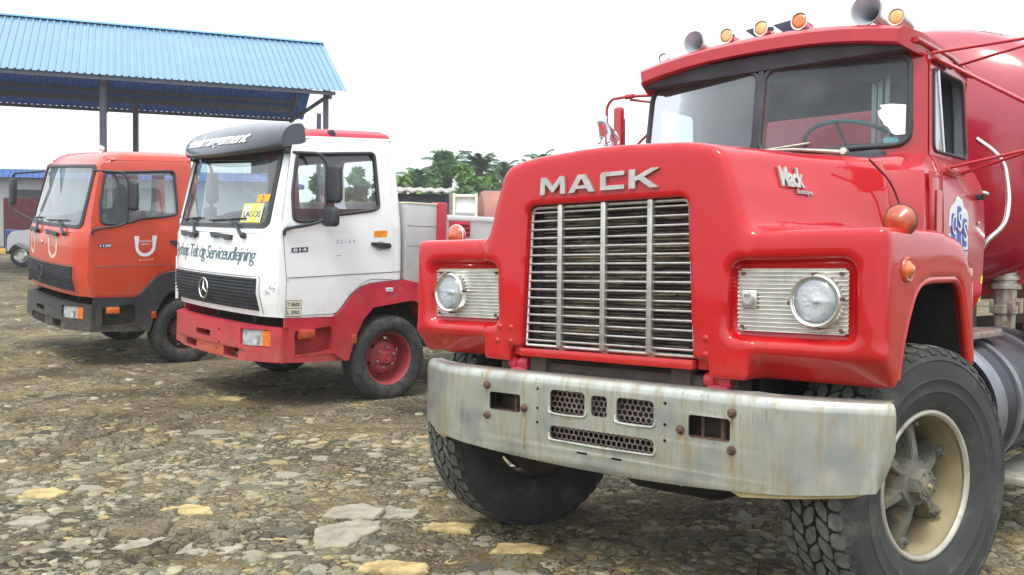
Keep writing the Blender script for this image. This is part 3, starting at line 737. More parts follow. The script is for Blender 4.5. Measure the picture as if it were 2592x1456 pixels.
def beam(bm, a, b, w_, h_):
    a = Vector(a); b = Vector(b); d = (b - a).normalized(); s = d.cross(Vector((0, 0, 1))).normalized(); u = s.cross(d)
    r = [[bm.verts.new(p + s * sx * w_ / 2 + u * uz * h_ / 2) for sx, uz in ((-1, -1), (1, -1), (1, 1), (-1, 1))] for p in (a, b)]
    for i in range(4): bm.faces.new((r[0][i], r[0][(i + 1) % 4], r[1][(i + 1) % 4], r[1][i]))
    bm.faces.new(r[0]); bm.faces.new(list(reversed(r[1])))
for f in (.03, .28, .55, .83):        # purlins under both slopes
    for s in (0, 1):
        bm = bmesh.new(); o_ = nd * (HALF * f if s == 0 else 2 * HALF - HALF * f) + Vector((0, 0, RISE * f - .13))
        beam(bm, A + o_ + ed * .35, B + o_, .06, .11); shp('purlin', bm, 'steel_paint')
for s in (0, 1):                       # eave beams
    bm = bmesh.new(); o_ = nd * (.8 if s == 0 else 2 * HALF - .8) + Vector((0, 0, .8 * RISE / HALF - .24)); beam(bm, A + o_ + ed * .5, B + o_, .12, .2); shp('eave_beam', bm, 'steel_paint')
bm = bmesh.new()
beam(bm, A + ed * .5 + nd * .1 + Vector((0, 0, -.10)), A + ed * .5 + nd * (2 * HALF - .1) + Vector((0, 0, -.10)), .08, .10); shp('tie_beam', bm, 'steel_paint')
BSH = -.95
for t in (.5, 6.92, 13.6):
    for s in (.8, 2 * HALF - .8):
        p = A + ed * (t + (0 if s < 1 else BSH)) + nd * s; bm = bmesh.new()
        bx(bm, p.x - .075, p.x + .075, p.y - .075, p.y + .075, gh(p.x, p.y) - .2, p.z + s * 0 + .8 * RISE / HALF - .3, .0); shp('post', bm, 'steel_paint')
    for s in (0, 1):                   # rafters
        bm = bmesh.new()
        q0 = A + ed * t + nd * (.1 if s == 0 else 2 * HALF - .1) + Vector((0, 0, -.18)); q1 = A + ed * t + nd * HALF + Vector((0, 0, RISE - .26)); beam(bm, q0, q1, .09, .16); shp('rafter', bm, 'steel_paint')

# ---- long plastered building behind the trucks at far left
Yb = 46.
bl = thing('plastered_building', 'long low plastered building with a blue roof edge at far left', 'building', (-20, Yb, gh(-20, Yb)))
zr = at(60, 430, Yb).z; zg = gh(-20, Yb)
def addto(t, o): return reparent(o, t)
def wbox(name, x0, x1, y0, y1, z0, z1, m, t, bev=0.): return addto(t, box(name, x0, x1, y0, y1, z0, z1, m, None, bev))
wbox('wall', -40, -12.5, Yb, Yb + 6, zg - .5, zr - .42, 'wall_plaster', bl)
rf = ribbed_sheet('roof_edge', (-40.5, Yb - .5, zr - .42), (-12, Yb - .5, zr - .42), (0, .12, .42), 96, 'roof_deep_blue', None); addto(bl, rf)
wbox('roof', -40.5, -12, Yb - .3, Yb + 6.5, zr - .40, zr - .15, 'roof_deep_blue', bl)
wbox('door', at(28, 600, Yb).x, at(110, 600, Yb).x, Yb - .05, Yb + .02, zg, at(40, 480, Yb).z, 'trim_dark', bl)
bt = thing('maroon_container', 'dark maroon steel box standing against the plastered wall at far left', 'container', (-22.5, 44, gh(-22.5, 44)))
p0 = at(9, 500, 44); p1 = at(92, 620, 44)
cb = bmesh.new()
n = 26
for i in range(n):
    x = p0.x + (p1.x - p0.x) * i / n; bx(cb, x, x + (p1.x - p0.x) / n * .55, 43.97, 44.0, gh(-22, 44) - .1, p0.z - .05)
addto(bt, part('rib', cb, 'maroon', None)); tag(bt.children[0], kind='stuff')
wbox('body', p0.x, p1.x, 44.0, 45.5, gh(-22, 44) - .1, p0.z, 'maroon', bt)
dr = thing('blue_drum', 'dark blue drum in front of the maroon steel box', 'drum', tuple(at(34, 615, 41.5).xy) + (gh(-22, 41.5),))
lathe('body', [(0, 0), (.34, 0), (.34, .32), (.36, .34), (.34, .36), (.34, .62), (.36, .64), (.34, .66), (.34, .90), (.30, .95), (0, .95)], Matrix.Identity(4), 'drum_blue', dr, 24)
kb = thing('yellow_kerb', 'short yellow painted kerb block at the foot of the plastered wall', 'kerb', tuple(at(33, 625, 39.5).xy) + (gh(-21.5, 39.5),))
box('block', -.55, .55, -.15, .15, -.1, .18, 'yellow_kerb', kb, .02)

# ---- white pickup, mostly hidden by the orange truck
pk = thing('pickup', 'white pickup half hidden behind the orange-red truck at far left', 'pickup', (0, 0, 0))
gp = at(60, 671, 30.5); pk.location = (gp.x + 1.72, 30.6, gh(gp.x, 30.5)); pk.rotation_euler = (0, 0, R(178))
# local: x forward (to the left in the photograph), y to its left side (towards the camera after the turn)
prof = [(-2.4, .55), (-2.4, 1.12), (-.9, 1.15), (-.85, 1.15), (-.6, 1.80), (.35, 1.80), (.95, 1.25), (1.70, 1.17), (1.85, .98), (1.88, .52), (1.82, .50), (1.75, .65), (1.55, .78), (1.3, .78), (1.1, .65), (1.03, .40), (-1.05, .40), (-1.12, .65), (-1.32, .78), (-1.6, .78), (-1.8, .65), (-1.88, .42)]
o = tmp(prism(rpoly(prof, .08, 2), -.85, .85, 'xz')); me_ = boolean(o, [tmp(prism([(-.55, 1.26), (-.5, 1.68), (.3, 1.68), (.68, 1.26)], -1, 1, 'xz'))]); shade(me_, 30)
pb = link('body', me_, 'white_paint', pk)
box('window', -.5, .58, -.82, .82, 1.22, 1.70, 'trim_dark', pk, .05)
box('bumper', 1.80, 1.96, -.8, .8, .42, .62, 'grey_plastic', pk, .04)
for x in (1.42, -1.46):
    for s in (-1, 1):
        wh = lathe('wheel', [(0, .1), (.12, .1), (.18, .05), (.22, .1), (.23, .11)], frame((x, .72 * s, .37), (0, s, 0)), 'satin_alu', pk, 20)
        lathe('tyre', [(.23, .11), (.30, .13), (.36, .10), (.375, .05), (.375, -.08), (.33, -.11), (.2, -.1)], frame((x, .72 * s, .37), (0, s, 0)), 'rubber', wh, 24)
box('mirror', .80, .90, .85, 1.05, 1.28, 1.48, 'white_paint', pk, .03)

# ---- corrugated lean-to between the white truck and the big red truck
Ys = 21.
q0 = at(940, 487, Ys); q1 = at(1134, 489, Ys); zt = at(1100, 482, Ys).z; gz = gh(q1.x, Ys)
ln = thing('lean_to', 'old corrugated lean-to with a dark open front behind the white truck', 'shed', (q1.x, Ys, gz))
def corr(name, x0, x1, y, z, dy, dz, pitch, amp, m, t, vertical=False):
    bm = bmesh.new(); n = int((x1 - x0) / pitch * 6); lo = []; hi = []
    for i in range(n + 1):
        x = x0 + (x1 - x0) * i / n; s = amp * math.cos(i / 6 * 2 * math.pi)
        lo.append(bm.verts.new((x, y + (s if vertical else 0), z + (0 if vertical else s)))); hi.append(bm.verts.new((x, y + dy + (s if vertical else 0), z + dz + (0 if vertical else s))))
    for i in range(n): bm.faces.new((lo[i], lo[i + 1], hi[i + 1], hi[i]))
    r = bmesh.ops.extrude_face_region(bm, geom=bm.faces[:])
    for e in r['geom']:
        if isinstance(e, bmesh.types.BMVert): e.co += Vector((0, .004, 0)) if vertical else Vector((0, 0, .03))
    return addto(t, part(name, bm, m, None, 40))
corr('roof', q0.x, q1.x, Ys - .15, zt - .055, 3.2, .25, .27, .022, 'corrugated_old', ln)
wbox('back_wall', q0.x, q1.x, Ys + 2.9, Ys + 3.0, gz, zt, 'trim_dark', ln)
wbox('lintel', q0.x, q1.x, Ys + .02, Ys + .1, zt - .55, zt - .09, 'trim_dark', ln)
xw = at(1147, 520, Ys).x
corr('side_wall', q1.x, xw, Ys, gz, 0, zt - .05 - gz, .07, .015, 'corrugated_old', ln, True)
wbox('post', q1.x - .05, q1.x + .02, Ys - .05, Ys + .02, gz, zt - .07, 'trim_dark', ln)
# ---- white steel hatch frame
a = at(1147, 489, 20.3); b = at(1208, 553, 20.3); gz2 = gh(a.x, 20.3)
wf = thing('white_cabinet', 'white steel cabinet with a framed door beside the rusty pink tank', 'cabinet', ((a.x + b.x) / 2, 20.5, gz2))
wbox('body', a.x + .02, b.x - .02, 20.36, 20.9, gz2, a.z - .02, 'white_paint', wf, .01)
for nm, x0, x1, z0, z1 in (('frame_side', a.x, a.x + .05, gz2, a.z), ('frame_side', b.x - .06, b.x, gz2, a.z), ('frame_top', a.x + .05, b.x - .06, a.z - .09, a.z - .04), ('shelf', a.x + .05, b.x - .06, b.z + .04, b.z + .13)):
    wbox(nm, x0, x1, 20.28, 20.4, z0, z1, 'decal_cream' if nm != 'shelf' else 'wall_plaster', wf, .006)
# ---- rusty lying tank
c0 = at(1255, 560, 23.5); rt = thing('storage_tank', 'rusty pinkish cylindrical tank lying beyond the big truck', 'tank', (c0.x + 1.0, 24, gh(c0.x, 24)))
top = at(1300, 480, 23.5).z; rad = .95
mt = frame((c0.x - .45, 24.2, top - rad), (1, .16, 0))
o = lathe('shell', [(0, -.10), (.35, -.09), (.7, -.05), (.9, .02), (rad, .12), (rad, 1.2), (rad + .012, 1.2), (rad + .012, 1.26), (rad, 1.26), (rad, 2.6), (rad + .012, 2.6), (rad + .012, 2.66), (rad, 2.66), (rad, 5.0), (.8, 5.15), (0, 5.25)], mt, 'rusty_tank', None, 56); addto(rt, o)
for x in (1.0, 4.0): wbox('saddle', c0.x - .45 + x, c0.x - .45 + x + .25, 23.8, 24.9, gh(c0.x, 24) - .1, top - rad * 1.6, 'chassis', rt)

# ---- trees
def leaf_clumps(bm, centre, rad, n, leaf, rnd, flat=.8):
    for _ in range(n):
        d = Vector((rnd.gauss(0, 1), rnd.gauss(0, 1), rnd.gauss(0, 1))).normalized() * rad * rnd.random() ** .45
        d.z *= flat; p = Vector(centre) + d
        u = Vector((rnd.gauss(0, 1), rnd.gauss(0, 1), rnd.gauss(0, .6))).normalized(); v = u.cross(Vector((rnd.gauss(0, 1), rnd.gauss(0, 1), rnd.gauss(0, 1)))).normalized()
        s = leaf * rnd.uniform(.6, 1.3)
        bm.faces.new([bm.verts.new(p + u * s * a_ + v * s * b_) for a_, b_ in ((-1, 0), (-.1, -.38), (1, 0), (-.1, .38))])
def broad_tree(px, py_top, Y, wpx, label, m='leaf_broad', seed=1, n=1500, group='trees beyond the yard', clumps=9, cat='tree', leaf=.26):
    rnd = random.Random(seed); t = at(px, py_top, Y); g = gh(t.x, Y); Ht = t.z - g; W = wpx / 2309 * Y / 2
    tr = thing('broadleaf_tree', label, cat, (t.x, Y, g), group=group)
    bm = bmesh.new(); tb(bm, [(0, 0, -.2), (.1, 0, Ht * .3), (-.05, .1, Ht * .55), (0, 0, Ht * .8)], [.26, .20, .15, .06], 8)
    cs = []
    for i in range(clumps):
        a = i * 2.4 + rnd.random(); r_ = W * (.25 + .55 * rnd.random()); z = Ht * (.45 + .45 * rnd.random()) if i else Ht - W * .35
        cs.append((r_ * math.cos(a) if i else 0, r_ * math.sin(a), z))
        tb(bm, [(0, 0, Ht * .4), tuple(Vector(cs[-1]) * .6 + Vector((0, 0, Ht * .2))), cs[-1]], [.09, .06, .02], 5)
    part('trunk', bm, 'trunk', tr)
    bm = bmesh.new()
    for c in cs: leaf_clumps(bm, c, W * rnd.uniform(.38, .6), n // clumps, leaf, rnd, .95)
    o = link('crown', frombm(bm, 'crown', False), m, tr); return tr
def palm_tree(px, py_c, Y, fl, label, seed=1, n=17, m='leaf_palm', droop=1., group='trees beyond the yard', trunk=True):
    """px,py_c = crown centre; fl = frond length in metres"""
    rnd = random.Random(seed); t = at(px, py_c, Y); g = gh(t.x, Y); Ht = t.z - g
    tr = thing('palm_tree', label, 'palm tree', (t.x, Y, g), group=group)
    bm = bmesh.new(); tb(bm, [(0, 0, -.2), (.1, 0, Ht * .5), (0, 0, Ht)], [.26, .2, .24], 10); part('trunk', bm, 'trunk', tr)
    bm = bmesh.new()
    for i in range(n):
        az = i * 2.39996 + rnd.uniform(-.2, .2); el = R(80 - 75 * (i / n) ** .9 + rnd.uniform(-6, 6)); L_ = fl * rnd.uniform(.85, 1.1)
        h = Vector((math.cos(az), math.sin(az), 0)); p = Vector((0, 0, Ht)); e = el; pts = [p.copy()]; ns = 9
        for k in range(ns):
            p = p + (h * math.cos(e) + Vector((0, 0, math.sin(e)))) * (L_ / ns); e -= R(13 * droop) * (k + 1) / ns * 1.6; pts.append(p.copy())
        tb(bm, pts, [.05 * (1 - k / (ns + 1)) + .008 for k in range(ns + 1)], 4)
        side = h.cross(Vector((0, 0, 1)))
        for k in range(1, ns):
            for sub in (0, .2, .4, .6, .8):
                q = pts[k].lerp(pts[k + 1], sub); d = (pts[k + 1] - pts[k]).normalized(); f = (k + sub) / ns; ll = L_ * .30 * math.sin(math.pi * min(1, .12 + f * .9)) ** .6 * rnd.uniform(.8, 1.1)
                for s in (-1, 1):
                    dr = (side * s + d * .75 + Vector((0, 0, -.35 + rnd.uniform(-.15, .15)))).normalized(); w_ = d * .028
                    bm.faces.new([bm.verts.new(v) for v in (q - w_, q + dr * ll * .5 - w_ * .9 + Vector((0, 0, .02)), q + dr * ll + Vector((0, 0, -.06)), q + dr * ll * .5 + w_ * .9 + Vector((0, 0, .02)), q + w_)])
    link('crown', frombm(bm, 'crown', False), m, tr); return tr
palm_tree(1135, 452, 60, 2.9, 'tall palm with long drooping fronds mixed into the biggest leafy crown', 3, 20, droop=1.1)
broad_tree(1122, 388, 57, 92, 'tallest leafy tree of the clump, left of the dark feathery palm', 'leaf_broad', 4, 3600, clumps=13)
palm_tree(1213, 432, 56, 1.75, 'dark feathery palm standing up right of the tallest leafy tree', 9, 22, droop=.9)
broad_tree(1172, 420, 54, 76, 'rounded tree between the two palms', 'leaf_light', 6, 2400)
broad_tree(1240, 442, 53, 80, 'light green bushy tree under the feathery palm', 'leaf_light', 8, 2400)
palm_tree(1276, 452, 60, 1.7, 'small palm at the right end of the clump, against the big red hood', 12, 16)
broad_tree(1268, 462, 66, 60, 'low dark tree behind the small palm at the right end of the clump', 'leaf_broad', 14, 1500)
broad_tree(1049, 434, 58, 48, 'flat-topped tree left of the tallest tree', 'leaf_broad', 15, 1500, clumps=7)
palm_tree(1068, 478, 57, 2.0, 'low palm with wide fronds behind the lean-to roof', 18, 13)
broad_tree(1096, 456, 52, 80, 'low bushes behind the lean-to roof', 'leaf_broad', 19, 1800, cat='bush')
broad_tree(1190, 466, 50, 150, 'wide dark bush filling the gap below the two palms', 'leaf_broad', 29, 3000, cat='bush')
palm_tree(1018, 462, 50, .8, 'tiny thin papaya-like tree beside the white cab', 21, 11, 'leaf_light', droop=1.4)
palm_tree(1372, 424, 66, 1.7, 'palm whose frond tips show above the big red hood', 23, 18)
palm_tree(1340, 432, 60, 1.1, 'lower frond tips left of the palm above the big red hood', 33, 14)
broad_tree(905, 424, 62, 66, 'rounded tree seen through the white cab side window', 'leaf_broad', 24, 1800)
broad_tree(815, 432, 60, 70, 'leafy tree seen through the front of the white cab door window', 'leaf_broad', 25, 1500)
broad_tree(955, 446, 60, 40, 'small tree at the rear edge of the white cab window', 'leaf_broad', 26, 900)
# banana plant
t = at(1078, 456, 40); g = gh(t.x, 40); bn = thing('banana_plant', 'bright green banana leaves rising behind the lean-to roof', 'banana plant', (t.x, 40, g)); Ht = t.z - g
bm = bmesh.new(); tb(bm, [(0, 0, -.1), (0, 0, Ht * .6)], [.14, .10], 8); part('stem', bm, 'leaf_light', bn)
for i in range(8):
    bm = bmesh.new(); az = i * 2.4; h = Vector((math.cos(az), math.sin(az), 0)); s = h.cross(Vector((0, 0, 1))); pts = []
    p = Vector((0, 0, Ht * .5)); e = R(86 - i * 4)
    for k in range(8): pts.append(p.copy()); p = p + (h * math.cos(e) + Vector((0, 0, math.sin(e)))) * Ht * .065; e -= R(5 + i)
    L1 = []; R1 = []; C1 = []
    for k, q in enumerate(pts):
        wd = .20 * math.sin(math.pi * (k + .3) / 7.8); C1.append(bm.verts.new(q)); L1.append(bm.verts.new(q + s * wd + Vector((0, 0, .03)))); R1.append(bm.verts.new(q - s * wd + Vector((0, 0, .03))))
    for k in range(7): bm.faces.new((C1[k], L1[k], L1[k + 1], C1[k + 1])); bm.faces.new((C1[k], R1[k], R1[k + 1], C1[k + 1]))
    link('leaf', frombm(bm, 'leaf', False), 'leaf_banana', bn)
# ---- far wood closing the horizon
rnd = random.Random(77); bm = bmesh.new()
for i in range(260):
    a = R(-75 + 150 * i / 260 + rnd.uniform(-.4, .4)); d = rnd.uniform(170, 215); c = Vector((d * math.sin(a), d * math.cos(a), 1.0))
    hgt = rnd.uniform(2.2, 4.2)
    leaf_clumps(bm, c + Vector((0, 0, hgt * .35)), hgt * .8, 26, 1.2, rnd, .6)
o = link('far_wood', frombm(bm, 'far_wood', False), 'leaf_broad'); tag(o, 'low line of far bushes along the horizon', 'bushes', kind='stuff')
# ================================================================== THE BIG RED TRUCK
def truck_root(name, key, label):
    t = thing(name, label, 'truck', POSE[key][0], POSE[key][1]); return t
HR = truck_root('tanker_truck', 'hero', 'big red long-nosed tanker truck with steel bumper and barred grille, nearest the camera')
X, Y_, Z_ = Vector((1, 0, 0)), Vector((0, 1, 0)), Vector((0, 0, 1))

# ---- hood and fenders: one moulded shell
def hero_hood():
    bm = bmesh.new()
    def sec(x, p): return [Vector((x, y, z)) for y, z in p] + [Vector((x, -y, z)) for y, z in reversed(p)]
    f = [(.0, 1.850), (.20, 1.836), (.40, 1.822), (.50, 1.800), (.545, 1.770), (.60, 1.62), (.655, 1.44), (.66, .925)]
    f = [(.02, 1.840)] + f[1:]
    m_ = [(.02, 1.852), (.24, 1.848), (.48, 1.838), (.61, 1.822), (.665, 1.80), (.70, 1.66), (.74, 1.44), (.66, .925)]
    r = [(.02, 1.885), (.28, 1.882), (.58, 1.865), (.735, 1.845), (.785, 1.81), (.81, 1.68), (.83, 1.44), (.66, .925)]
    loft(bm, [sec(.155, f), sec(-.42, m_), sec(-.88, r)])
    a = tmp(bm)
    side = [(.135, 1.475), (.137, 1.035), (.045, .925), (.0, .93), (-.040, 1.07), (-.094, 1.16), (-.16, 1.25), (-.23, 1.292), (-.344, 1.306), (-.655, 1.312), (-.72, 1.275), (-.80, 1.11), (-.855, .95), (-.915, .95), (-.875, 1.20), (-.845, 1.35), (-.80, 1.425), (-.70, 1.470), (-.48, 1.492), (-.10, 1.487)]
    pr = []
    for s in (1, -1):
        b = prism(side, .60 * s, 1.145 * s, 'xz')
        # round the outer side in plan and in section
        pr.append(tmp(b))
    # sloping front chin under the grille: opening cut out of it
    cut = [tmp(prism(rpoly([(-.432, .985), (.432, .985), (.400, 1.612), (-.400, 1.612)], .03, 4), -.02, .4, 'yz'))]
    c2 = bmesh.new(); bx(c2, -.05, .4, -.50, .50, .80, .990); cut.append(tmp(c2))
    for s in (1, -1):
        cut.append(tmp(prism(rpoly([(.572 * s, 1.075), (1.045 * s, 1.075), (1.040 * s, 1.372), (.580 * s, 1.365)], .05, 5), .098, .4, 'yz')))
    me = boolean(a, pr, 'UNION')
    a = bpy.data.objects.new('tmp', me); COL.objects.link(a)
    me = boolean(a, cut)
    a = bpy.data.objects.new('tmp', me); COL.objects.link(a)
    md = a.modifiers.new('r', 'REMESH'); md.mode = 'VOXEL'; md.voxel_size = .0125; md.adaptivity = 0
    me = evald(a); bpy.data.objects.remove(a)
    n = len(me.vertices); co = np.empty(n * 3); me.vertices.foreach_get('co', co); co = co.reshape(-1, 3)
    ne = len(me.edges); ed_ = np.empty(ne * 2, np.int32); me.edges.foreach_get('vertices', ed_); ed_ = ed_.reshape(-1, 2)
    deg = np.bincount(ed_.ravel(), minlength=n).astype(float)[:, None]
    x, y, z = co[:, 0].copy(), np.abs(co[:, 1]), co[:, 2].copy()
    # how soft each place is: crisp round the grille opening and rivet flanges, soft elsewhere
    wt = np.ones(n)
    wt = np.where((y < .47) & (z < 1.66) & (x > -.1), .06, wt)
    wt = np.where((y < .60) & (z < 1.0), .10, wt)
    rec = (x > .02) & (y > .53) & (y < 1.085) & (z > 1.03) & (z < 1.42)
    wt = np.where((x > -.05) & (y > .6) & (z < 1.06), .30, wt)
    wt = np.where(rec, .30, wt)
    arch = (x < .03) & (y > .7) & (z < 1.35)
    wt = np.where(arch, .22, wt)
    def smooth(co, it, wt):
        for _ in range(it):
            s = np.empty_like(co)
            for k in range(3):
                s[:, k] = np.bincount(ed_[:, 0], co[ed_[:, 1], k], n) + np.bincount(ed_[:, 1], co[ed_[:, 0], k], n)
            co = co + (s / deg - co) * (.6 * wt)[:, None]
        return co
    co = smooth(co, 15, wt)
    # bulge the outer fender side and rake the flat face a touch
    me.vertices.foreach_set('co', co.ravel()); me.update()
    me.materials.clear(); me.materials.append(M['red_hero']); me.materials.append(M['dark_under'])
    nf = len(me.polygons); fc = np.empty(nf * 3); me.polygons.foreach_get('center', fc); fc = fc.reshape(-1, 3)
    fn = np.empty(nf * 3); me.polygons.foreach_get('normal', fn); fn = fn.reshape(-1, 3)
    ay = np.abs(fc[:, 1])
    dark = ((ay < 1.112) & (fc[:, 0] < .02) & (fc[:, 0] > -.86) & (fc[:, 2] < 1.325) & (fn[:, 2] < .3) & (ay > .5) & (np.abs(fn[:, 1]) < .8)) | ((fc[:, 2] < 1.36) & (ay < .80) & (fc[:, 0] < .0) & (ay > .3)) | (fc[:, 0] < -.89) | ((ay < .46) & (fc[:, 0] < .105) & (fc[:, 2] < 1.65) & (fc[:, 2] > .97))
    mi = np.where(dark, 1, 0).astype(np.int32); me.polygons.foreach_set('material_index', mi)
    me.polygons.foreach_set('use_smooth', np.ones(nf, bool)); me.update()
    return link('hood', me, None, HR)
hood = hero_hood()
from mathutils.bvhtree import BVHTree
_hm = hood.data
HB = BVHTree.FromPolygons([v.co[:] for v in _hm.vertices], [p.vertices[:] for p in _hm.polygons])
def hside(p, dz):
    hit, nn, _, _ = HB.ray_cast(Vector((p.x, 2.0, p.z)), Vector((0, -1, 0)))
    if hit is None: hit = Vector((p.x, .7, p.z)); nn = Vector((0, 1, 0))
    return hit + nn * (.002 + dz)
# rolled lip round each wheel opening
lip = [(-.012, .955), (-.045, 1.06), (-.098, 1.155), (-.165, 1.245), (-.235, 1.288), (-.344, 1.302), (-.655, 1.308), (-.722, 1.27), (-.80, 1.11), (-.852, .965)]
for s in (1, -1):
    tube('arch_lip', arcpts([(x, 1.128 * s, z) for x, z in lip], .03, 2), .016, 'red_hero', hood, 8)
# thin flange running down behind the wheel, joined to the moulding
for s in (1, -1): box('fender_flange', -.905, -.868, .98 * s if s > 0 else -1.135, 1.135 if s > 0 else -.98, .90, 1.30, 'red_hero', hood, .008)
# grille
box('grille_shell', -.02, .10, -.47, -.44, .97, 1.63, 'dark_under', HR, .002)
rad = box('radiator', -.01, .055, -.44, .44, .97, 1.63, 'radiator', HR, 0)
bm = bmesh.new()
rr = random.Random(3)
for i in range(46):
    z = .985 + .0137 * i; y = -.42
    while y < .42:
        l = rr.uniform(.1, .4); d = rr.uniform(-.004, .006); y2 = min(.42, y + l)
        if rr.random() < .93: bx(bm, .05, .072 + d, y, y2, z, z + .0045)
        y = y2 + rr.uniform(0, .01)
o = part('radiator_fins', bm, 'radiator', HR); tag(o, kind='stuff')
for s in (-1, 1): box('shroud', .05, .085, .375 * s if s > 0 else -.42, .42 if s > 0 else -.375, .98, 1.62, 'dark_under', HR, .004)
gf = tube('grille_frame', arcpts([(.118, -.423, .998), (.118, -.394, 1.602), (.118, .394, 1.602), (.118, .423, .998)], .03, 4), .009, 'grille_metal', HR, 8, True)
for i in range(16):
    z = 1.022 + i * .0372; hw = .426 - .030 * (z - .985) / .62
    tube('grille_bar', [(.125, -hw, z), (.125, hw, z)], .0052, 'grille_metal', HR, 8)
for i, y in enumerate((-.227, 0, .227)):
    box('grille_post', .118, .146, y - .0125, y + .0125, 1.000, 1.612, 'grille_metal', HR, .006, seg=3)
    box('post_foot', .108, .122, y - .016, y + .016, .962, 1.02, 'step_rust', HR, .002)
# red cross bar under the grille with brackets
box('lower_crossbar', .10, .158, -.436, .436, .950, .986, 'red_hero', HR, .006)
for s in (-1, 1):
    box('grille_bracket', .06, .13, (.44 if s > 0 else -.49), (.49 if s > 0 else -.44), .95, 1.05, 'red_hero', HR, .01)
for (y, z) in ((-.555, 1.075), (-.489, 1.074), (-.570, 1.012), (-.490, 1.012), (.489, 1.074), (.489, 1.012), (.600, 1.075), (-.60, 1.02)):
    if abs(y) > .595: continue
    lathe('rivet', [(0, .013), (.008, .012), (.013, .007), (.0155, 0), (.0155, -.01)], frame((.150, y, z), (1, 0, 0)), 'red_hero', HR, 14)
# tilt hinges
for y in (-.475, .520):
    h = lathe('hinge', [(0, -.055), (.026, -.055), (.028, -.045), (.028, -.012), (.02, -.010), (.02, .010), (.028, .012), (.028, .045), (.026, .055), (0, .055)], frame((.10, y, .915), (0, 1, 0)), 'red_dull', HR, 18)
    box('hinge_bracket', .02, .12, y - .045, y + .045, .80, .90, 'red_dull', HR, .008)
# lettering over the grille: four wide bevelled capitals
def letter(name, polys, y0, y1, z0, z1):
    bm = bmesh.new()
    for q in polys:
        P = [(y0 + a * (y1 - y0), z0 + b * (z1 - z0)) for a, b in q[0]]
        holes = [[(y0 + a * (y1 - y0), z0 + b * (z1 - z0)) for a, b in h] for h in q[1:]]
        pl(bm, P, holes, (), fx(.168), .024)
    return part(name, bm, 'grille_metal', HR, 20)
LM = [[(0, 0), (.19, 0), (.21, .62), (.48, .12), (.54, .12), (.80, .62), (.81, 0), (1, 0), (.96, 1), (.78, 1), (.51, .48), (.22, 1), (.04, 1)]]
LA = [[(0, 0), (.22, 0), (.30, .20), (.70, .20), (.78, 0), (1, 0), (.66, 1), (.36, 1)], [(.36, .38), (.64, .38), (.52, .74), (.48, .74)]]
LC = [[(0, 0), (1, 0), (1, .24), (.24, .24), (.24, .76), (1, .76), (1, 1), (.10, 1), (0, .88)]]
LK = [[(0, 0), (.22, 0), (.22, .36), (.34, .44), (.72, 0), (1, 0), (.52, .58), (1, .94), (1, 1), (.76, 1), (.22, .60), (.22, 1), (0, 1)]]
for L_, a, b, c, d in ((LM, -.319, -.180, 1.652, 1.727), (LA, -.164, -.026, 1.653, 1.727), (LC, .002, .120, 1.655, 1.728), (LK, .142, .280, 1.653, 1.730)):
    letter('letter', [L_], a, b, c, d)

# headlights
for s in (1, -1):
    y0, y1, z0, z1 = .598, 1.012, 1.105, 1.336
    bm = bmesh.new(); n = 15; prof = []
    for i in range(n * 6 + 1):
        z = z0 + (z1 - z0) * i / (n * 6); prof.append((z, .0048 * math.sin(i / 6 * 2 * math.pi)))
    lo = []; hi = []
    for z, h in prof:
        e = .012 if (z < z0 + .006 or z > z1 - .006) else 0
        lo.append(bm.verts.new((.112 + h, (y0 + e) * s, z))); hi.append(bm.verts.new((.112 + h, (y1 - e) * s, z)))
    for i in range(len(prof) - 1): bm.faces.new((lo[i], lo[i + 1], hi[i + 1], hi[i]))
    hp = part('headlight_panel', bm, 'satin_alu', HR, 60)
    for a in (y0 + .02, y1 - .025):
        for b in (z0 + .018, z1 - .018): lathe('screw', [(0, .012), (.006, .010), (.007, 0)], frame((.113, a * s, b), (1, 0, 0)), 'rust', hp, 10)
    c = Vector((.117, .903 * s, 1.222)); mt = frame(c, (1, 0, 0))
    hl = lathe('headlight', [(0, .040), (.03, .039), (.055, .034), (.072, .026), (.082, .014), (.083, 0)], mt, 'lens_glass', HR, 48, smooth=60)
    lathe('reflector', [(0, .003), (.02, .004), (.045, .007), (.065, .012), (.080, .020)], mt, 'reflector', hl, 40, smooth=60)
    lathe('bulb', [(0, .026), (.009, .024), (.013, .018), (.013, .004)], mt, 'lamp_glass', hl, 16)
    lathe('retaining_ring', [(.080, .010), (.081, .024), (.087, .028), (.093, .022), (.095, .0), (.095, -.02)], mt, 'chrome' if s < 0 else 'satin_alu', hl, 48)
    for k in range(4):
        a = R(90 * k + 5); box('ring_tab', .12, .143, c.y + .094 * math.cos(a) - .006, c.y + .094 * math.cos(a) + .006, c.z + .094 * math.sin(a) - .006, c.z + .094 * math.sin(a) + .006, 'rust', hl, .002)
sk = box('socket_plate', .114, .122, .618, .677, 1.190, 1.258, 'satin_alu', HR, .003)
lathe('socket_cap', [(0, .02), (.016, .02), (.021, .012), (.022, 0)], frame((.122, .650, 1.222), (1, 0, 0)), 'pipe_alu', sk, 20)
box('socket_latch', .138, .148, .638, .660, 1.236, 1.250, 'satin_alu', sk, .002)
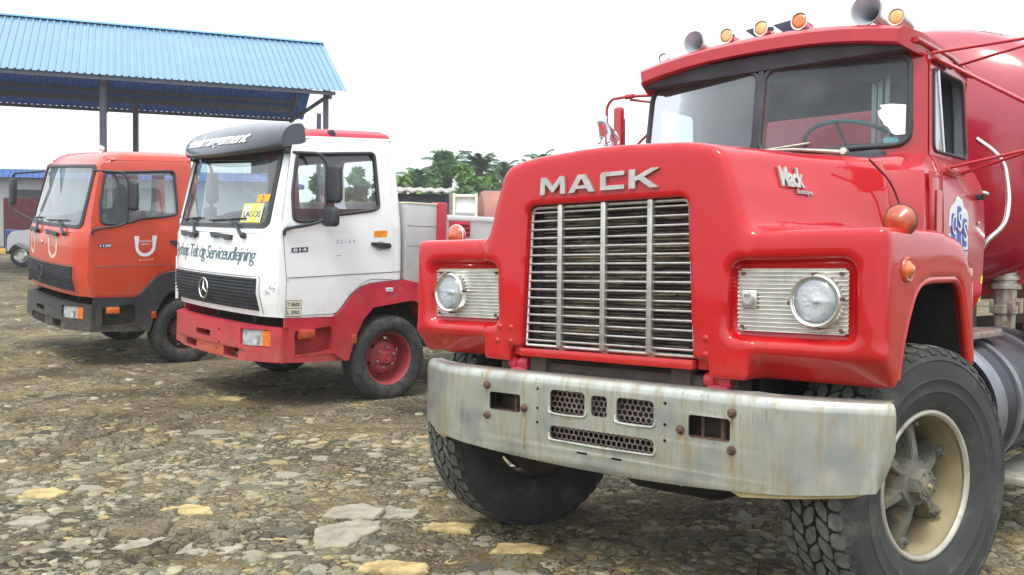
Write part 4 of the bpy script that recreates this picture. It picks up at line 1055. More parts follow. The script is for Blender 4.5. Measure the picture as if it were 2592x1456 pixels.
# turn lamps on the fender tops
for s in (1, -1):
    c = Vector((-.10, 1.105 * s, 1.508))
    ln_ = lathe('turn_lamp', [(0, .032), (.013, .030), (.022, .022), (.040, .014), (.053, .006), (.056, 0)], frame(c, (1, .0, .06)), 'amber_old', HR, 32, smooth=60)
    lathe('lamp_housing', [(.056, .002), (.060, 0), (.060, -.012), (.050, -.03), (.025, -.042), (0, -.045)], frame(c, (1, 0, .06)), 'rust' if s > 0 else 'satin_alu', ln_, 28)
    tube('lamp_stalk', [(-.115, 1.085 * s, 1.49), (-.10, 1.04 * s, 1.445)], .014, 'red_hero', ln_)
c = hside(Vector((-.055, 0, 1.335)), .004)
ml = lathe('side_marker', [(0, .022), (.014, .019), (.018, .012), (.03, .006), (.034, 0)], frame(c, (.10, 1, .03)), 'amber', HR, 28, smooth=60)
lathe('marker_rim', [(.032, .004), (.040, .006), (.045, 0), (.046, -.012)], frame(c, (.10, 1, .03)), 'amber_old', ml, 28)
# faded script badge on the hood side
nrm = Vector((.18, .93, .30)).normalized()
text('script_badge', 'Mack', (-.132, 0, 1.655), (-1, 0, .015), (0, 0, 1), .148, .082, 'grille_metal', HR, .010, .15, hside, .88, .035)
text('script_badge', 'Econodyne', (-.220, 0, 1.628), (-1, 0, .0), (0, 0, 1), .100, .025, 'grille_metal', HR, .008, .2, hside, .92, .02)
# thin dark line drawn in place of the gap at the hood's rear edge
tube('hood_gap_line', arcpts([(-.60, .81, 1.80), (-.80, .835, 1.72), (-.86, .87, 1.56)], .1, 3), .0045, 'maroon', HR, 8)
# ---- chrome dog on the hood
dg_ = Vector((-.070, -.128, 1.856))
bm = bmesh.new()
lt(bm, [(0, .026), (.022, .024), (.034, .016), (.042, .004), (.046, -.02)], 24, Matrix.Translation(dg_) @ Matrix.Diagonal((1.55, .75, 1, 1)))
orn = part('hood_ornament', bm, 'cast_chrome', HR, 60)
def skin(name, verts, edges, radii, m, parent, sub=2, root=0, mtx=None):
    me = bpy.data.meshes.new(name); me.from_pydata([tuple(v) for v in verts], edges, []); o = bpy.data.objects.new(name, me); COL.objects.link(o)
    md = o.modifiers.new('s', 'SKIN'); md.use_smooth_shade = True
    for i, d in enumerate(me.skin_vertices[0].data): d.radius = (radii[i] if isinstance(radii[i], tuple) else (radii[i], radii[i])); d.use_root = (i == root)
    md2 = o.modifiers.new('u', 'SUBSURF'); md2.levels = sub; md2.render_levels = sub
    e = evald(o); bpy.data.objects.remove(o)
    if mtx: e.transform(mtx)
    e.polygons.foreach_set('use_smooth', [True] * len(e.polygons))
    return link(name, e, m, parent)
# local dog: x forward; hips, belly, chest, neck, head, muzzle, legs with joints
dv = [(-.030, 0, .048), (-.008, 0, .046), (.018, 0, .050), (.032, 0, .066), (.042, 0, .083), (.060, 0, .077),
      (-.034, .013, .036), (-.044, .014, .020), (-.038, .014, .004), (-.034, -.013, .036), (-.044, -.014, .020), (-.038, -.014, .004),
      (.024, .016, .036), (.028, .019, .018), (.032, .020, .003), (.024, -.016, .036), (.028, -.019, .018), (.032, -.020, .003),
      (-.044, 0, .056), (.034, .016, .100), (.034, -.016, .100)]
de = [(0, 1), (1, 2), (2, 3), (3, 4), (4, 5), (0, 6), (6, 7), (7, 8), (0, 9), (9, 10), (10, 11), (2, 12), (12, 13), (13, 14), (2, 15), (15, 16), (16, 17), (0, 18), (4, 19), (4, 20)]
dr_ = [.015, .014, .020, .016, .019, .013, .009, .006, .006, .009, .006, .006, .010, .007, .0065, .010, .007, .0065, .003, .004, .004]
skin('dog_figure', [Vector(v) * 1.2 for v in dv], de, [r_ * 1.2 for r_ in dr_], 'cast_chrome', orn, 2, 1, Matrix.Translation(dg_ + Vector((0, 0, .022))))

# ---- bumper
def bump_x(y, z):
    x = .205; a = abs(y - 0.01)
    if a > .72: x -= .17 * ((a - .72) / .44) ** 1.9
    t = min(1, max(0, z - .842) / .046); x -= .040 * (1 - math.sqrt(max(0, 1 - t * t)))
    t = max(0, .545 - z) / .04; x -= .012 * min(1, t) ** 2
    return x
zb = lambda y: .507 + .075 * (abs(y) / 1.15) ** 2
out = []
ys = np.linspace(-1.12, 1.10, 24)
for y in ys: out.append((y, zb(y)))
out += [(1.112, .60), (1.128, .64), (1.143, .69), (1.150, .72), (1.151, .84), (1.148, .862), (1.139, .878), (1.124, .887)]
for y in np.linspace(1.10, -1.13, 24): out.append((y, .888 + (.012 * math.exp(-((y - .74) / .035) ** 2))))
out += [(-1.148, .886), (-1.160, .876), (-1.166, .86), (-1.167, .60), (-1.160, .575), (-1.145, .563)]
ho = [rrect(-.568, .706, -.386, .786, .012), rrect(.449, .703, .622, .789, .014),
      rrect(-.218, .728, -.036, .825, .018), rrect(-.004, .735, .076, .819, .016), rrect(.122, .726, .296, .823, .020), rrect(-.216, .617, .297, .674, .016),
      rrect(-.075, .572, -.020, .581, .003, 2), rrect(.100, .571, .150, .580, .003, 2)]
for y in (-.288, .347):
    for z in (.820, .738, .677): ho.append(circ(y, z, .0075, 10))
cuts = [(0, v) for v in (-1.1, -1.05, -1.0, -.95, -.9, -.85, -.8, -.75, .75, .8, .85, .9, .95, 1.0, 1.05, 1.1)] + [(1, v) for v in (.842, .852, .861, .869, .876, .881, .885, .545, .53)]
bmp = plate('bumper', out, 'bumper_chrome', HR, lambda a, b, d: Vector((bump_x(a, b) - d, a, b)), ho, cuts, .007, 60)
# top flange folded back
bm = bmesh.new(); pl(bm, [(y, 0) for y in np.linspace(-1.13, 1.12, 40)] + [(y, 1) for y in np.linspace(1.12, -1.13, 40)], (), [(0, v) for v in np.linspace(-1.1, 1.1, 30)],
   lambda a, b, d: Vector((bump_x(a, .8875) - .002 - .055 * b, a, .886 - d + .012 * math.exp(-((a - .74) / .035) ** 2) * (1 - b))), .006)
part('bumper_flange', bm, 'bumper_chrome', bmp, 40)
# raised lips under the vent openings
for y0, y1, z in ((-.225, -.028, .724), (.114, .304, .721), (-.224, .305, .612)):
    tube('opening_lip', arcpts([(.203, y0, z + .03), (.207, y0 + .002, z + .002), (.209, (y0 + y1) / 2, z - .002), (.207, y1 - .002, z + .002), (.203, y1, z + .03)], .02, 4), .0055, 'bumper_chrome', bmp, 8)
# honeycomb behind the middle openings
bm = bmesh.new(); pitch = .0255
for row in range(11):
    for colm in range(23):
        y = -.235 + colm * pitch + (pitch / 2 if row % 2 else 0); z = .605 + row * pitch * .866
        if z > .840 or (.683 < z < .718) or y > .315: continue
        for k in range(6):
            a1 = R(60 * k + 30); a2 = R(60 * k + 90); ro = pitch * .577; ri = pitch * .44
            P = [(.165, y + r_ * math.cos(a), z + r_ * math.sin(a)) for r_, a in ((ro, a1), (ro, a2), (ri, a2), (ri, a1))]
            v = [bm.verts.new(p) for p in P]; bm.faces.new(v)
o = part('honeycomb_screen', bm, 'step_rust', bmp, 10); tag(o, kind='stuff')
# rusty bolts with streaks
for y, z, l in ((-.581, .813, .0), (-.579, .679, .0), (-.361, .732, .155), (.416, .728, .18), (.629, .812, .05), (.629, .677, .07)):
    bo = lathe('bolt', [(0, .020), (.009, .020), (.0125, .014), (.0135, .006), (.018, .004), (.018, 0)], frame((bump_x(y, z) + .001, y, z), (1, 0, 0)), 'rust', bmp, 12)
    if l:
        l *= 1.15
        plate('rust_streak', [(y - .006, z - .010), (y - .0035, z - l), (y + .002, z - l - .01), (y + .007, z - .010)], 'rust_stain', bo, lambda a, b, d: Vector((bump_x(a, b) + .0012 - d, a, b)), thick=0)
for y in (-.44, .575, .49):
    tube('tow_pin', [(.165, y, .69), (.165, y, .80)], .010 if y != .49 else .006, 'rust', bmp)
box('tow_box', .10, .19, -.60, -.36, .69, .705, 'rust', bmp); box('tow_box', .10, .19, .42, .65, .69, .705, 'rust', bmp)
box('dent_plate', .00, .155, -.75, .76, .70, .702, 'dark_under', HR, 0)
# ochre soil caked on the lower lips
for y0, y1 in ((.62, 1.08), (-1.06, -.86)):
    plate('dirt_lip', [(y0, zb(y0) - .004), (y0 + .04, zb(y0 + .04) - .020), (y1 - .05, zb(y1) - .018), (y1, zb(y1) - .0), (y1 - .02, zb(y1) + .006), (y0 + .02, zb(y0) + .006)], 'dust_under', bmp, lambda a, b, d: Vector((bump_x(a, .55) - .012 - d, a, b)), cuts=[(0, v) for v in np.arange(-1.05, 1.1, .05)], thick=.03)

# ---- chassis
for s in (-1, 1): box('frame_rail', -9.3, .12, .36 * s - .045, .36 * s + .045, .72, .98, 'chassis', HR, .01)
box('front_cross_member', -.02, .10, -.60, .60, .66, .93, 'chassis', HR, .02)
box('front_axle', -.49, -.37, -.78, .78, .42, .54, 'dark_under', HR, .03)
bm = bmesh.new(); bx(bm, -1.3, -.18, -.16, .40, .36, .80, .10, 4); part('oil_pan', bm, 'dark_under', HR)
tube('tie_rod', [(-.62, -.72, .46), (-.62, .72, .46)], .022, 'chassis', HR)
bm = bmesh.new()
tb(bm, [(-.30, .55, .44), (-.30, -.0, .40), (-.30, -.40, .44)], .03, 10); part('drag_link', bm, 'dark_under', HR)
box('engine_block', -.95, -.15, -.38, .38, .75, 1.5, 'dark_under', HR, .02)
for s in (-1, 1): box('leaf_spring', -1.05, .08, .42 * s - .05, .42 * s + .05, .54, .62, 'chassis', HR, .01)
# inner wheel-house skin
for s in (-1, 1): box('wheel_house', -.84, -.05, .60 * s - .01, .60 * s + .01, .66, 1.30, 'dark_under', HR, 0)
box('firewall', -.98, -.93, -.86, .86, .70, 1.44, 'dark_under', HR, .0)
for s in (-1, 1): box('splash_guard', -.93, -.90, .55 if s > 0 else -1.11, 1.11 if s > 0 else -.55, .62, 1.38, 'dark_under', HR, 0)

# ---- wheels
def tyre_blocks(bm, Rr, W2, n, rows, h, mt, gap=.16, z=None):
    """tread blocks: rows of lateral positions (centre, half width)"""
    for ri, (yc, hw, skew) in enumerate(rows):
        for k in range(n):
            a0 = 2 * math.pi * (k + (.5 if ri % 2 else 0)) / n; da = 2 * math.pi / n * (1 - gap) / 2
            P = []
            for u, v in ((-1, -.62), (-.55, -1), (.62, -1), (1, -.35), (1, .62), (.55, 1), (-.62, 1), (-1, .35)):
                P.append((a0 + da * u + skew * v, yc + hw * v))
            def pt(a, y, r):
                rr_ = r - (abs(y) / W2) ** 4 * Rr * .030
                return mt @ Vector((rr_ * math.cos(a), rr_ * math.sin(a), y))
            T = [bm.verts.new(pt(a, y, Rr)) for a, y in P]; B = [bm.verts.new(pt(a, y * 1.0, Rr - h)) for a, y in P]
            bm.faces.new(T)
            for i in range(8): bm.faces.new((T[i], B[i], B[(i + 1) % 8], T[(i + 1) % 8]))
def hero_wheel(x, y, z, steer, side, dual=False, full=True):
    """wheel mesh with tyre, hub, spokes below it; axis along local y"""
    rimm = 'khaki_rim' if (side > 0 and full) else 'chassis'; W = Matrix.Translation((x, y, z)) @ Matrix.Rotation(steer, 4, 'Z')  # right front rim and its edge painted dark to imitate shade inside the wheel
    mt = W @ frame((0, 0, 0), (0, side, 0), (1, 0, 0))    # local Z points outwards
    Rr = .53; hwid = .148
    wheel = lathe('wheel', [(.262, .112), (.276, .118), (.284, .112), (.278, .100), (.266, .094), (.262, .06), (.258, .02), (.256, -.02), (.262, -.04), (.266, -.10), (.278, -.106), (.284, -.116), (.278, -.124)], mt, rimm, HR, 72, smooth=50)
    lathe('rim_edge', [(.262, .1125), (.268, .1245), (.278, .127), (.285, .121), (.286, .110)], mt, 'rim_edge' if side > 0 else 'chassis', wheel, 72, smooth=60)
    bm = bmesh.new()
    lt(bm, [(.278, .108), (.292, .126), (.315, .138), (.345, .147), (.352, .1495), (.356, .1525), (.362, .1525), (.366, .1515), (.398, .156), (.401, .1585), (.406, .1585), (.409, .156), (.445, .154), (.470, .150), (.474, .153), (.480, .149), (.500, .138), (.509, .125), (.508, .100), (.508, 0), (.508, -.100), (.509, -.125), (.500, -.138), (.460, -.151), (.400, -.156), (.345, -.147), (.315, -.138), (.292, -.126), (.278, -.108)], 88, mt)
    n = 46
    tyre_blocks(bm, Rr, hwid, n, [(-.108, .0255, .0), (-.054, .0235, .035), (0, .0235, -.035), (.054, .0235, .035), (.108, .0255, .0)], .024, mt, .17)
    # shoulder lugs
    for sd_ in (-1, 1):
        for k in range(n):
            a0 = 2 * math.pi * (k + .5) / n; da = 2 * math.pi / n * .33; P = []
            for a, (r_, y_) in ((a0 - da, (.520, .124)), (a0 + da, (.520, .124)), (a0 + da * .8, (.496, .147)), (a0 - da * .8, (.496, .147))): P.append(mt @ Vector((r_ * math.cos(a), r_ * math.sin(a), y_ * sd_)))
            Q = []
            for a, (r_, y_) in ((a0 - da, (.505, .118)), (a0 + da, (.505, .118)), (a0 + da * .8, (.488, .138)), (a0 - da * .8, (.488, .138))): Q.append(mt @ Vector((r_ * math.cos(a), r_ * math.sin(a), y_ * sd_)))
            vP = [bm.verts.new(p) for p in P]; vQ = [bm.verts.new(p) for p in Q]; bm.faces.new(vP)
            for i in range(4): bm.faces.new((vP[i], vQ[i], vQ[(i + 1) % 4], vP[(i + 1) % 4]))
    ty = part('tyre', bm, 'rubber_hero', wheel, 32)
    ty.data.materials.append(M['tread_dust']); cw = Vector((x, y, z)); ax_ = (mt.to_3x3() @ Vector((0, 0, 1))).normalized()
    for pf in ty.data.polygons:
        dv_ = pf.center - cw; rad_ = (dv_ - ax_ * dv_.dot(ax_)).length
        if rad_ > .5225 and abs(dv_.dot(ax_)) < .14: pf.material_index = 1
    if not full: return wheel
    lathe('brake_drum', [(0, -.045), (.20, -.045), (.235, -.055), (.245, -.07), (.245, -.16), (.20, -.17), (0, -.17)], mt, 'chassis', wheel, 40)
    bm = bmesh.new(); lt(bm, [(0, .128), (.040, .128), (.043, .122), (.060, .120), (.064, .112), (.068, .085), (.088, .078), (.096, .060), (.100, -.03)], 8, mt @ Matrix.Rotation(.3, 4, 'Z')); lt(bm, [(.0, .131), (.028, .131), (.030, .127)], 24, mt)
    hub = part('hub', bm, 'spoke_grey', wheel, 25)
    lathe('hub_plug', [(0, .142), (.007, .141), (.010, .132), (.010, .12)], mt, 'sticker_yellow' if False else 'khaki_rim', wheel, 14)
    for k in range(8):
        a = R(45 * k + 22); m4 = mt @ Matrix.Rotation(a, 4, 'Z') @ Matrix.Translation((.051, 0, .120)); lathe('hub_nut', [(0, .008), (.005, .008), (.006, 0)], m4, 'spoke_grey', hub, 6)
    for k in range(6):
        a = R(60 * k + 24); rot = mt @ Matrix.Rotation(a, 4, 'Z'); bm = bmesh.new()
        sect = lambda r_, w_, z0, z1: [rot @ Vector(p) for p in ((r_, -w_, z0), (r_, w_, z0), (r_, w_ * .75, z1), (r_, -w_ * .75, z1))]
        loft(bm, [sect(.075, .026, -.03, .070), sect(.13, .026, -.035, .062), sect(.20, .030, -.04, .040), sect(.246, .038, -.04, .025), sect(.252, .038, -.04, .024)])
        bmesh.ops.bevel(bm, geom=bm.edges[:], offset=.005, segments=2, affect='EDGES')
        part('spoke', bm, 'spoke_grey', wheel, 30)
        cl = bmesh.new(); bx(cl, .212, .253, -.020, .020, .020, .048, .005, 2, rot); lt(cl, [(0, .016), (.010, .016), (.012, 0)], 6, rot @ Matrix.Translation((.226, 0, .048))); part('clamp', cl, 'spoke_grey', wheel, 30)
    return wheel
hero_wheel(-.43, 1.00, .53, R(-15), 1)
hero_wheel(-.455, -.91, .545, R(-15), -1)
for x in (-5.0, -6.35):
    for s in (-1, 1):
        hero_wheel(x, .98 * s, .53, 0, s, full=False); hero_wheel(x, .64 * s, .53, 0, s, full=False)
tube('rear_axle', [(-5.0, -.9, .53), (-5.0, .9, .53)], .08, 'chassis', HR); tube('rear_axle', [(-6.35, -.9, .53), (-6.35, .9, .53)], .08, 'chassis', HR)

# ---- cab
YC = .02
def cabring(z, xf, wf, xs, w, xr, xc):
    """plan outline: xc centre front, (xf,wf) windscreen edge, (xs,w) side start, xr rear"""
    h = [(xc, 0), ((xc + xf) / 2, wf / 2), (xf, wf), ((xf * .45 + xs * .55), (wf * .35 + w * .65)), (xs, w), ((xs + xr) / 2, w + .004), (xr + .07, w), (xr + .02, w - .03), (xr, w - .09), (xr, w / 2)]
    return [Vector((x, y + YC, z)) for x, y in h] + [Vector((xr, YC, z))] + [Vector((x, -y + YC, z)) for x, y in reversed(h[1:])]
rings = [cabring(1.12, -.96, .70, -1.04, .835, -1.93, -.95), cabring(1.24, -.96, .72, -1.04, .862, -1.99, -.95), cabring(1.55, -.96, .72, -1.04, .872, -2.02, -.95), cabring(1.70, -.97, .72, -1.06, .868, -2.02, -.96),
         cabring(1.80, -1.00, .72, -1.10, .852, -2.02, -.99), cabring(1.865, -1.10, .72, -1.20, .822, -2.02, -1.06), cabring(1.905, -1.255, .70, -1.335, .792, -2.02, -1.155), cabring(2.395, -1.305, .70, -1.375, .775, -2.02, -1.225), cabring(2.43, -1.32, .68, -1.39, .755, -2.01, -1.24)]
bm = bmesh.new(); loft(bm, rings); outer = tmp(bm)
inr = [cabring(1.16, -1.02, .66, -1.10, .80, -1.93, -1.01), cabring(1.80, -1.06, .68, -1.15, .815, -1.97, -1.05), cabring(1.905, -1.31, .66, -1.39, .755, -1.975, -1.21), cabring(2.38, -1.355, .66, -1.42, .735, -1.975, -1.275)]
bm = bmesh.new(); loft(bm, inr); inner = tmp(bm)
wsc = []
for s in (1, -1):
    q = rpoly([(.022 * s + YC, 1.955), (.725 * s + YC, 1.955), (.705 * s + YC, 2.385), (.022 * s + YC, 2.385)], .07, 5); wsc.append(tmp(prism(q, -1.55, -.8, 'yz')))
dw = rpoly([(-1.375, 1.915), (-1.925, 1.93), (-1.885, 2.345), (-1.405, 2.335)], .05, 5); wsc.append(tmp(prism(dw, -1.2, 1.2, 'xz')))
wsc.append(tmp(prism(rrect(-.42, 1.98, .46, 2.27, .05), -2.2, -1.9, 'yz')))
me_ = boolean(outer, [inner]); ob = bpy.data.objects.new('tmp', me_); COL.objects.link(ob)
me_ = boolean(ob, wsc)
me_.materials.clear(); me_.materials.append(M['red_cab']); me_.materials.append(M['trim_grey'])
cen = Vector((-1.6, YC, 1.9))
for p in me_.polygons:
    d = p.center - cen
    p.material_index = 1 if (p.normal.dot(d) < -.02) else 0
shade(me_, 28); cab = link('cab', me_, None, HR)
# roof with projecting sun visor
def roofsec(x, hw, zs, zc, th):
    P = []; n = 10
    for i in range(n + 1):
        y = -hw + 2 * hw * i / n; P.append(Vector((x, y + YC, zc - (zc - zs) * abs((y / hw)) ** 2.4)))
    for i in range(n + 1):
        y = hw - 2 * hw * i / n; P.append(Vector((x, y * .985 + YC, zc - (zc - zs) * abs((y / hw)) ** 2.4 - th)))
    return P
bm = bmesh.new()
loft(bm, [roofsec(-1.155, .712, 2.472, 2.535, .056), roofsec(-1.175, .728, 2.487, 2.558, .085), roofsec(-1.30, .770, 2.475, 2.60, .10), roofsec(-1.65, .795, 2.45, 2.615, .09), roofsec(-1.98, .795, 2.425, 2.59, .08), roofsec(-2.05, .77, 2.40, 2.55, .10)])
roof = part('roof', bm, 'red_cab', cab, 40)
box('windscreen_header', -1.27, -1.20, -.72 + YC, .72 + YC, 2.385, 2.47, 'trim_dark', cab, .01)
# rain gutter along the left door
tube('drip_rail', [(-1.25, .76 + YC, 2.435), (-1.62, .80 + YC, 2.415), (-2.0, .80 + YC, 2.385)], .014, 'red_cab', cab)
tube('drip_rail', [(-1.25, -.76 + YC, 2.435), (-1.62, -.80 + YC, 2.415), (-2.0, -.80 + YC, 2.385)], .014, 'red_cab', cab)
# glass, gaskets, divider
def wsx(y, z):
    t = (z - 1.905) / .49; yy = abs(y - YC) / .70
    return (-1.155 - .07 * t) + (-.100 + .02 * t) * yy
for s in (1, -1):
    q = rpoly([(.018 * s + YC, 1.950), (.730 * s + YC, 1.950), (.710 * s + YC, 2.39), (.018 * s + YC, 2.39)], .07, 5)
    gl = plate('windscreen_pane', q, 'windscreen_hero', cab, lambda a, b, d: Vector((wsx(a, b) + .004 - d, a, b)), thick=0)
    q2 = rpoly([(.016 * s + YC, 1.946), (.738 * s + YC, 1.946), (.718 * s + YC, 2.394), (.016 * s + YC, 2.394)], .075, 5)
    tube('windscreen_gasket', [(wsx(a, b) + .008, a, b) for a, b in q2], .013, 'black_plastic', gl, 8, True)
box('windscreen_divider', 0, .02, -.016, .016, 0, .455, 'trim_dark', cab, .004, M4=Matrix.Translation((-1.160, YC, 1.945)) @ Matrix.Rotation(-.15, 4, 'Y'))
# dark sun band with wavy lower edge inside the glass
for s in (1, -1):
    pts = [(.0, 2.40), (.0, 2.315), (.15, 2.325), (.32, 2.32), (.47, 2.295), (.55, 2.262), (.60, 2.30), (.66, 2.35), (.69, 2.40)]
    plate('sun_visor', [(a * s + YC, b) for a, b in pts], 'trim_dark', cab, lambda a, b, d: Vector((wsx(a, b) - .030 - d, a, b)), thick=.012)
# interior
box('dashboard', -1.42, -1.18, -.62, .66, 1.72, 1.93, 'trim_dark', cab, .04)
box('seat', -1.95, -1.50, .22, .68, 1.50, 2.02, 'seat_cloth', cab, .07); box('seat', -1.95, -1.50, -.62, -.15, 1.50, 1.98, 'seat_cloth', cab, .07)
sw = frame((-1.46, .40, 1.985), (-.45, 0, .9)); bm = bmesh.new()
tb(bm, [sw @ Vector((.235 * math.cos(R(a)), .235 * math.sin(R(a)), 0)) for a in range(0, 360, 12)], .011, 8, True); tb(bm, [sw @ Vector((-.235, 0, 0)), sw @ Vector((0, 0, -.03)), sw @ Vector((.235, 0, 0))], .009, 6); part('steering_wheel', bm, 'teal_wheel', cab)
for y, l in ((.545, .44), (.575, .46), (.61, .43)): box('curtain', -1.372, -1.362, y - .010, y + .012, 1.98, 1.97 + l * .85, 'cream_curtain', cab, .003)
plate('paper_note', [(.612, 2.148), (.625, 2.128), (.605, 2.118), (.612, 2.090), (.628, 2.070), (.635, 2.050), (.655, 2.038), (.672, 2.008), (.690, 1.996), (.733, 1.996), (.731, 2.138), (.67, 2.148)], 'paper', cab, lambda a, b, d: Vector((wsx(a, b) + .0075 - d, a, b)), thick=.001)
plate('inspection_sticker', rrect(.632, 1.962, .700, 1.988, .006), 'teal_sticker', cab, lambda a, b, d: Vector((wsx(a, b) - .006 - d, a, b)), thick=.001)
# wipers
wi = tube('wiper', [(wsx(.44, 1.95) + .045, .455, 1.925), (wsx(.2, 1.96) + .035, .23, 1.955), (wsx(0, 1.97) + .03, .045, 1.962)], [.012, .008, .005], 'pipe_alu', cab, 8)
tube('wiper_blade', [(wsx(-.02, 1.96) + .018, -.02, 1.958), (wsx(.30, 1.98) + .018, .30, 1.985)], .006, 'pipe_alu', wi, 6)
lathe('wiper_pivot', [(0, .03), (.018, .028), (.022, 0)], frame((wsx(.46, 1.92) + .02, .47, 1.922), (1, 0, .3)), 'pipe_alu', wi, 14)
wi = tube('wiper', [(wsx(-.44, 1.95) + .045, -.40, 1.925), (wsx(-.6, 1.97) + .03, -.62, 1.965)], [.012, .006], 'pipe_alu', cab, 8)
# cowl side strip between hood and door, left
box('cowl_strip', -1.26, -1.10, .868 + YC, .886 + YC, 1.50, 1.80, 'red_cab', cab, .006)
plate('cowl_hatch', rrect(-1.225, 1.50, -1.15, 1.715, .01), 'red_cab', cab, fy(.894 + YC), thick=.006)
# door
def dside(z): return float(np.interp(z, [1.12, 1.24, 1.55, 1.70, 1.80, 1.865, 1.905, 2.395], [.838, .866, .876, .872, .856, .826, .796, .779])) + YC
for s in (1, -1):
    do = rpoly([(-1.285, 1.16), (-1.29, 1.78), (-1.345, 1.905), (-1.375, 2.37), (-1.93, 2.375), (-1.965, 1.91), (-1.97, 1.25), (-1.88, 1.14)], .04, 4)
    dwn = rpoly([(-1.385, 1.925), (-1.915, 1.94), (-1.880, 2.335), (-1.412, 2.325)], .045, 5)
    def dwarp(a, b, d, s=s):
        y = dside(b) + .007 - d if s > 0 else -(dside(b) - 2 * YC) - .007 + d
        return Vector((a, y, b))
    door = plate('door', do, 'red_cab', HR, dwarp, [dwn], [(1, v) for v in (1.24, 1.55, 1.70, 1.75, 1.80, 1.83, 1.865, 1.905)], .007, 30)
    tube('window_seal', [dwarp(a, b, -.002) for a, b in dwn], .008, 'black_plastic', door, 6, True)
    # quarter-light
    ql = [(-1.395, 1.935), (-1.535, 1.94), (-1.475, 2.325), (-1.420, 2.32)]
    plate('vent_window', ql, 'vent_glass', door, lambda a, b, d, s=s: dwarp(a, b, .0 + d), thick=0)
    tube('vent_frame', [dwarp(a, b, -.002) for a, b in ((-1.535, 1.935), (-1.475, 2.33))], .008, 'chrome', door, 8)
    if s > 0:
        dh = box('door_handle', -1.915, -1.80, .905 + YC, .925 + YC, 1.742, 1.762, 'chrome', door, .007)
        box('handle_mount', -1.88, -1.83, .865 + YC, .91 + YC, 1.722, 1.748, 'trim_dark', dh, .006)
        lathe('door_lock', [(0, .006), (.010, .005), (.011, 0)], frame((-1.845, dside(1.60) + .012, 1.60), (0, 1, 0)), 'pipe_alu', door, 12)
        # lettering and sticker
        pz = [(-1.56, 1.415), (-1.745, 1.40), (-1.745, 1.625), (-1.73, 1.655), (-1.70, 1.665), (-1.685, 1.70), (-1.645, 1.715), (-1.625, 1.70), (-1.605, 1.675), (-1.575, 1.655), (-1.56, 1.63)]
        DX = lambda a: -1.37 + (a + 1.56) * 1.65
        pz = [(DX(a), b) for a, b in pz]
        dk = plate('door_decal', pz, 'decal_white', door, lambda a, b, d: Vector((a, dside(b) + .0095 - d, b)), thick=.001)
        for (a0, a1, b1_) in ((-1.578, -1.618, 1.625), (-1.632, -1.672, 1.665), (-1.686, -1.728, 1.61)):
            a0, a1 = DX(a0), DX(a1)
            plate('decal_field', [(a0, 1.475), (a1, 1.475), (a1, b1_ - .01), (a1 + .012, b1_), (a0 - .008, b1_), (a0, b1_ - .02)], 'decal_blue', dk, lambda a, b, d: Vector((a, dside(b) + .0108 - d, b)), thick=.0005)
        for ch, a0, b0 in (('C', -1.580, 1.525), ('S', -1.634, 1.545), ('S', -1.690, 1.500)):
            text('decal_letter', ch, (DX(a0), dside(1.55) + .0118, b0), (-1, 0, 0), (0, 0, 1), .058, .095, 'decal_white', dk, .0006)
        plate('decal_line', [(DX(-1.565), 1.455), (DX(-1.742), 1.452), (DX(-1.742), 1.459), (DX(-1.565), 1.462)], 'decal_blue', dk, lambda a, b, d: Vector((a, dside(b) + .0108 - d, b)), thick=.0005)
        text('decal_text', 'KSZ 001', (-1.43, dside(1.41) + .0108, 1.418), (-1, 0, -.02), (0, 0, 1), .19, .018, 'decal_faded', dk, .0005)
        plate('number_strip', [(-1.56, 1.340), (-1.78, 1.330), (-1.78, 1.370), (-1.56, 1.380)], 'decal_faded', door, lambda a, b, d: Vector((a, dside(b) + .009 - d, b)), thick=.0006)
        text('number_text', 'T-KSZ001', (-1.50, dside(1.36) + .0105, 1.348), (-1, 0, -.05), (0, 0, 1), .26, .026, 'decal_cream', door, .0006)
        plate('yellow_reflector', rrect(-1.965, 1.20, -1.935, 1.335, .004), 'sticker_yellow', door, lambda a, b, d: Vector((a, dside(b) + .009 - d, b)), thick=.0006)
# grab rail behind the door
tube('grab_rail', arcpts([(-2.03, .84, 2.06), (-2.06, .92, 1.99), (-2.08, .965, 1.92), (-2.10, .985, 1.74), (-2.07, .975, 1.60), (-2.02, .90, 1.52), (-2.02, .87, 1.46)], .06, 4), .013, 'chrome', cab, 10)
# mirrors and their tubular brackets
def mirror(s):
    y0 = .80 * s + YC
    pts = [(-1.40, y0, 2.385), (-1.44, 1.32 * s, 2.36)]
    root = tube('mirror_bracket', arcpts([(-1.36, y0, 2.385), (-1.42, 1.36 * s, 2.405), (-1.42, 1.40 * s, 1.93), (-1.38, .86 * s + YC, 1.835)], .04, 3), .008, 'red_cab', HR, 8)
    tube('brace', [(-1.62, y0, 2.36), (-1.42, 1.36 * s, 2.40)], .0075, 'red_cab', root, 8)
    tube('brace', [(-1.57, .87 * s + YC, 1.825), (-1.42, 1.39 * s, 1.94)], .0075, 'red_cab', root, 8)
    tube('brace', [(-1.38, y0, 2.37), (-1.42, 1.39 * s, 1.99)], .010, 'red_cab', root, 8)
    box('bracket_plate', -1.64, -1.36, .80 * s + YC - .006, .80 * s + YC + .012, 2.355, 2.395, 'red_cab', root, .003)
    box('bracket_plate', -1.60, -1.36, .872 * s + YC - .006, .872 * s + YC + .012, 1.815, 1.845, 'red_cab', root, .003)
    bx_ = box('mirror_head', -1.46, -1.405, 1.43 * s - .09, 1.43 * s + .09, 1.96, 2.34, 'red_cab', root, .018, seg=3)
    box('mirror_glass', -1.465, -1.458, 1.43 * s - .075, 1.43 * s + .075, 1.98, 2.32, 'mirror_glass', root, .002)
    return root
mirror(1)
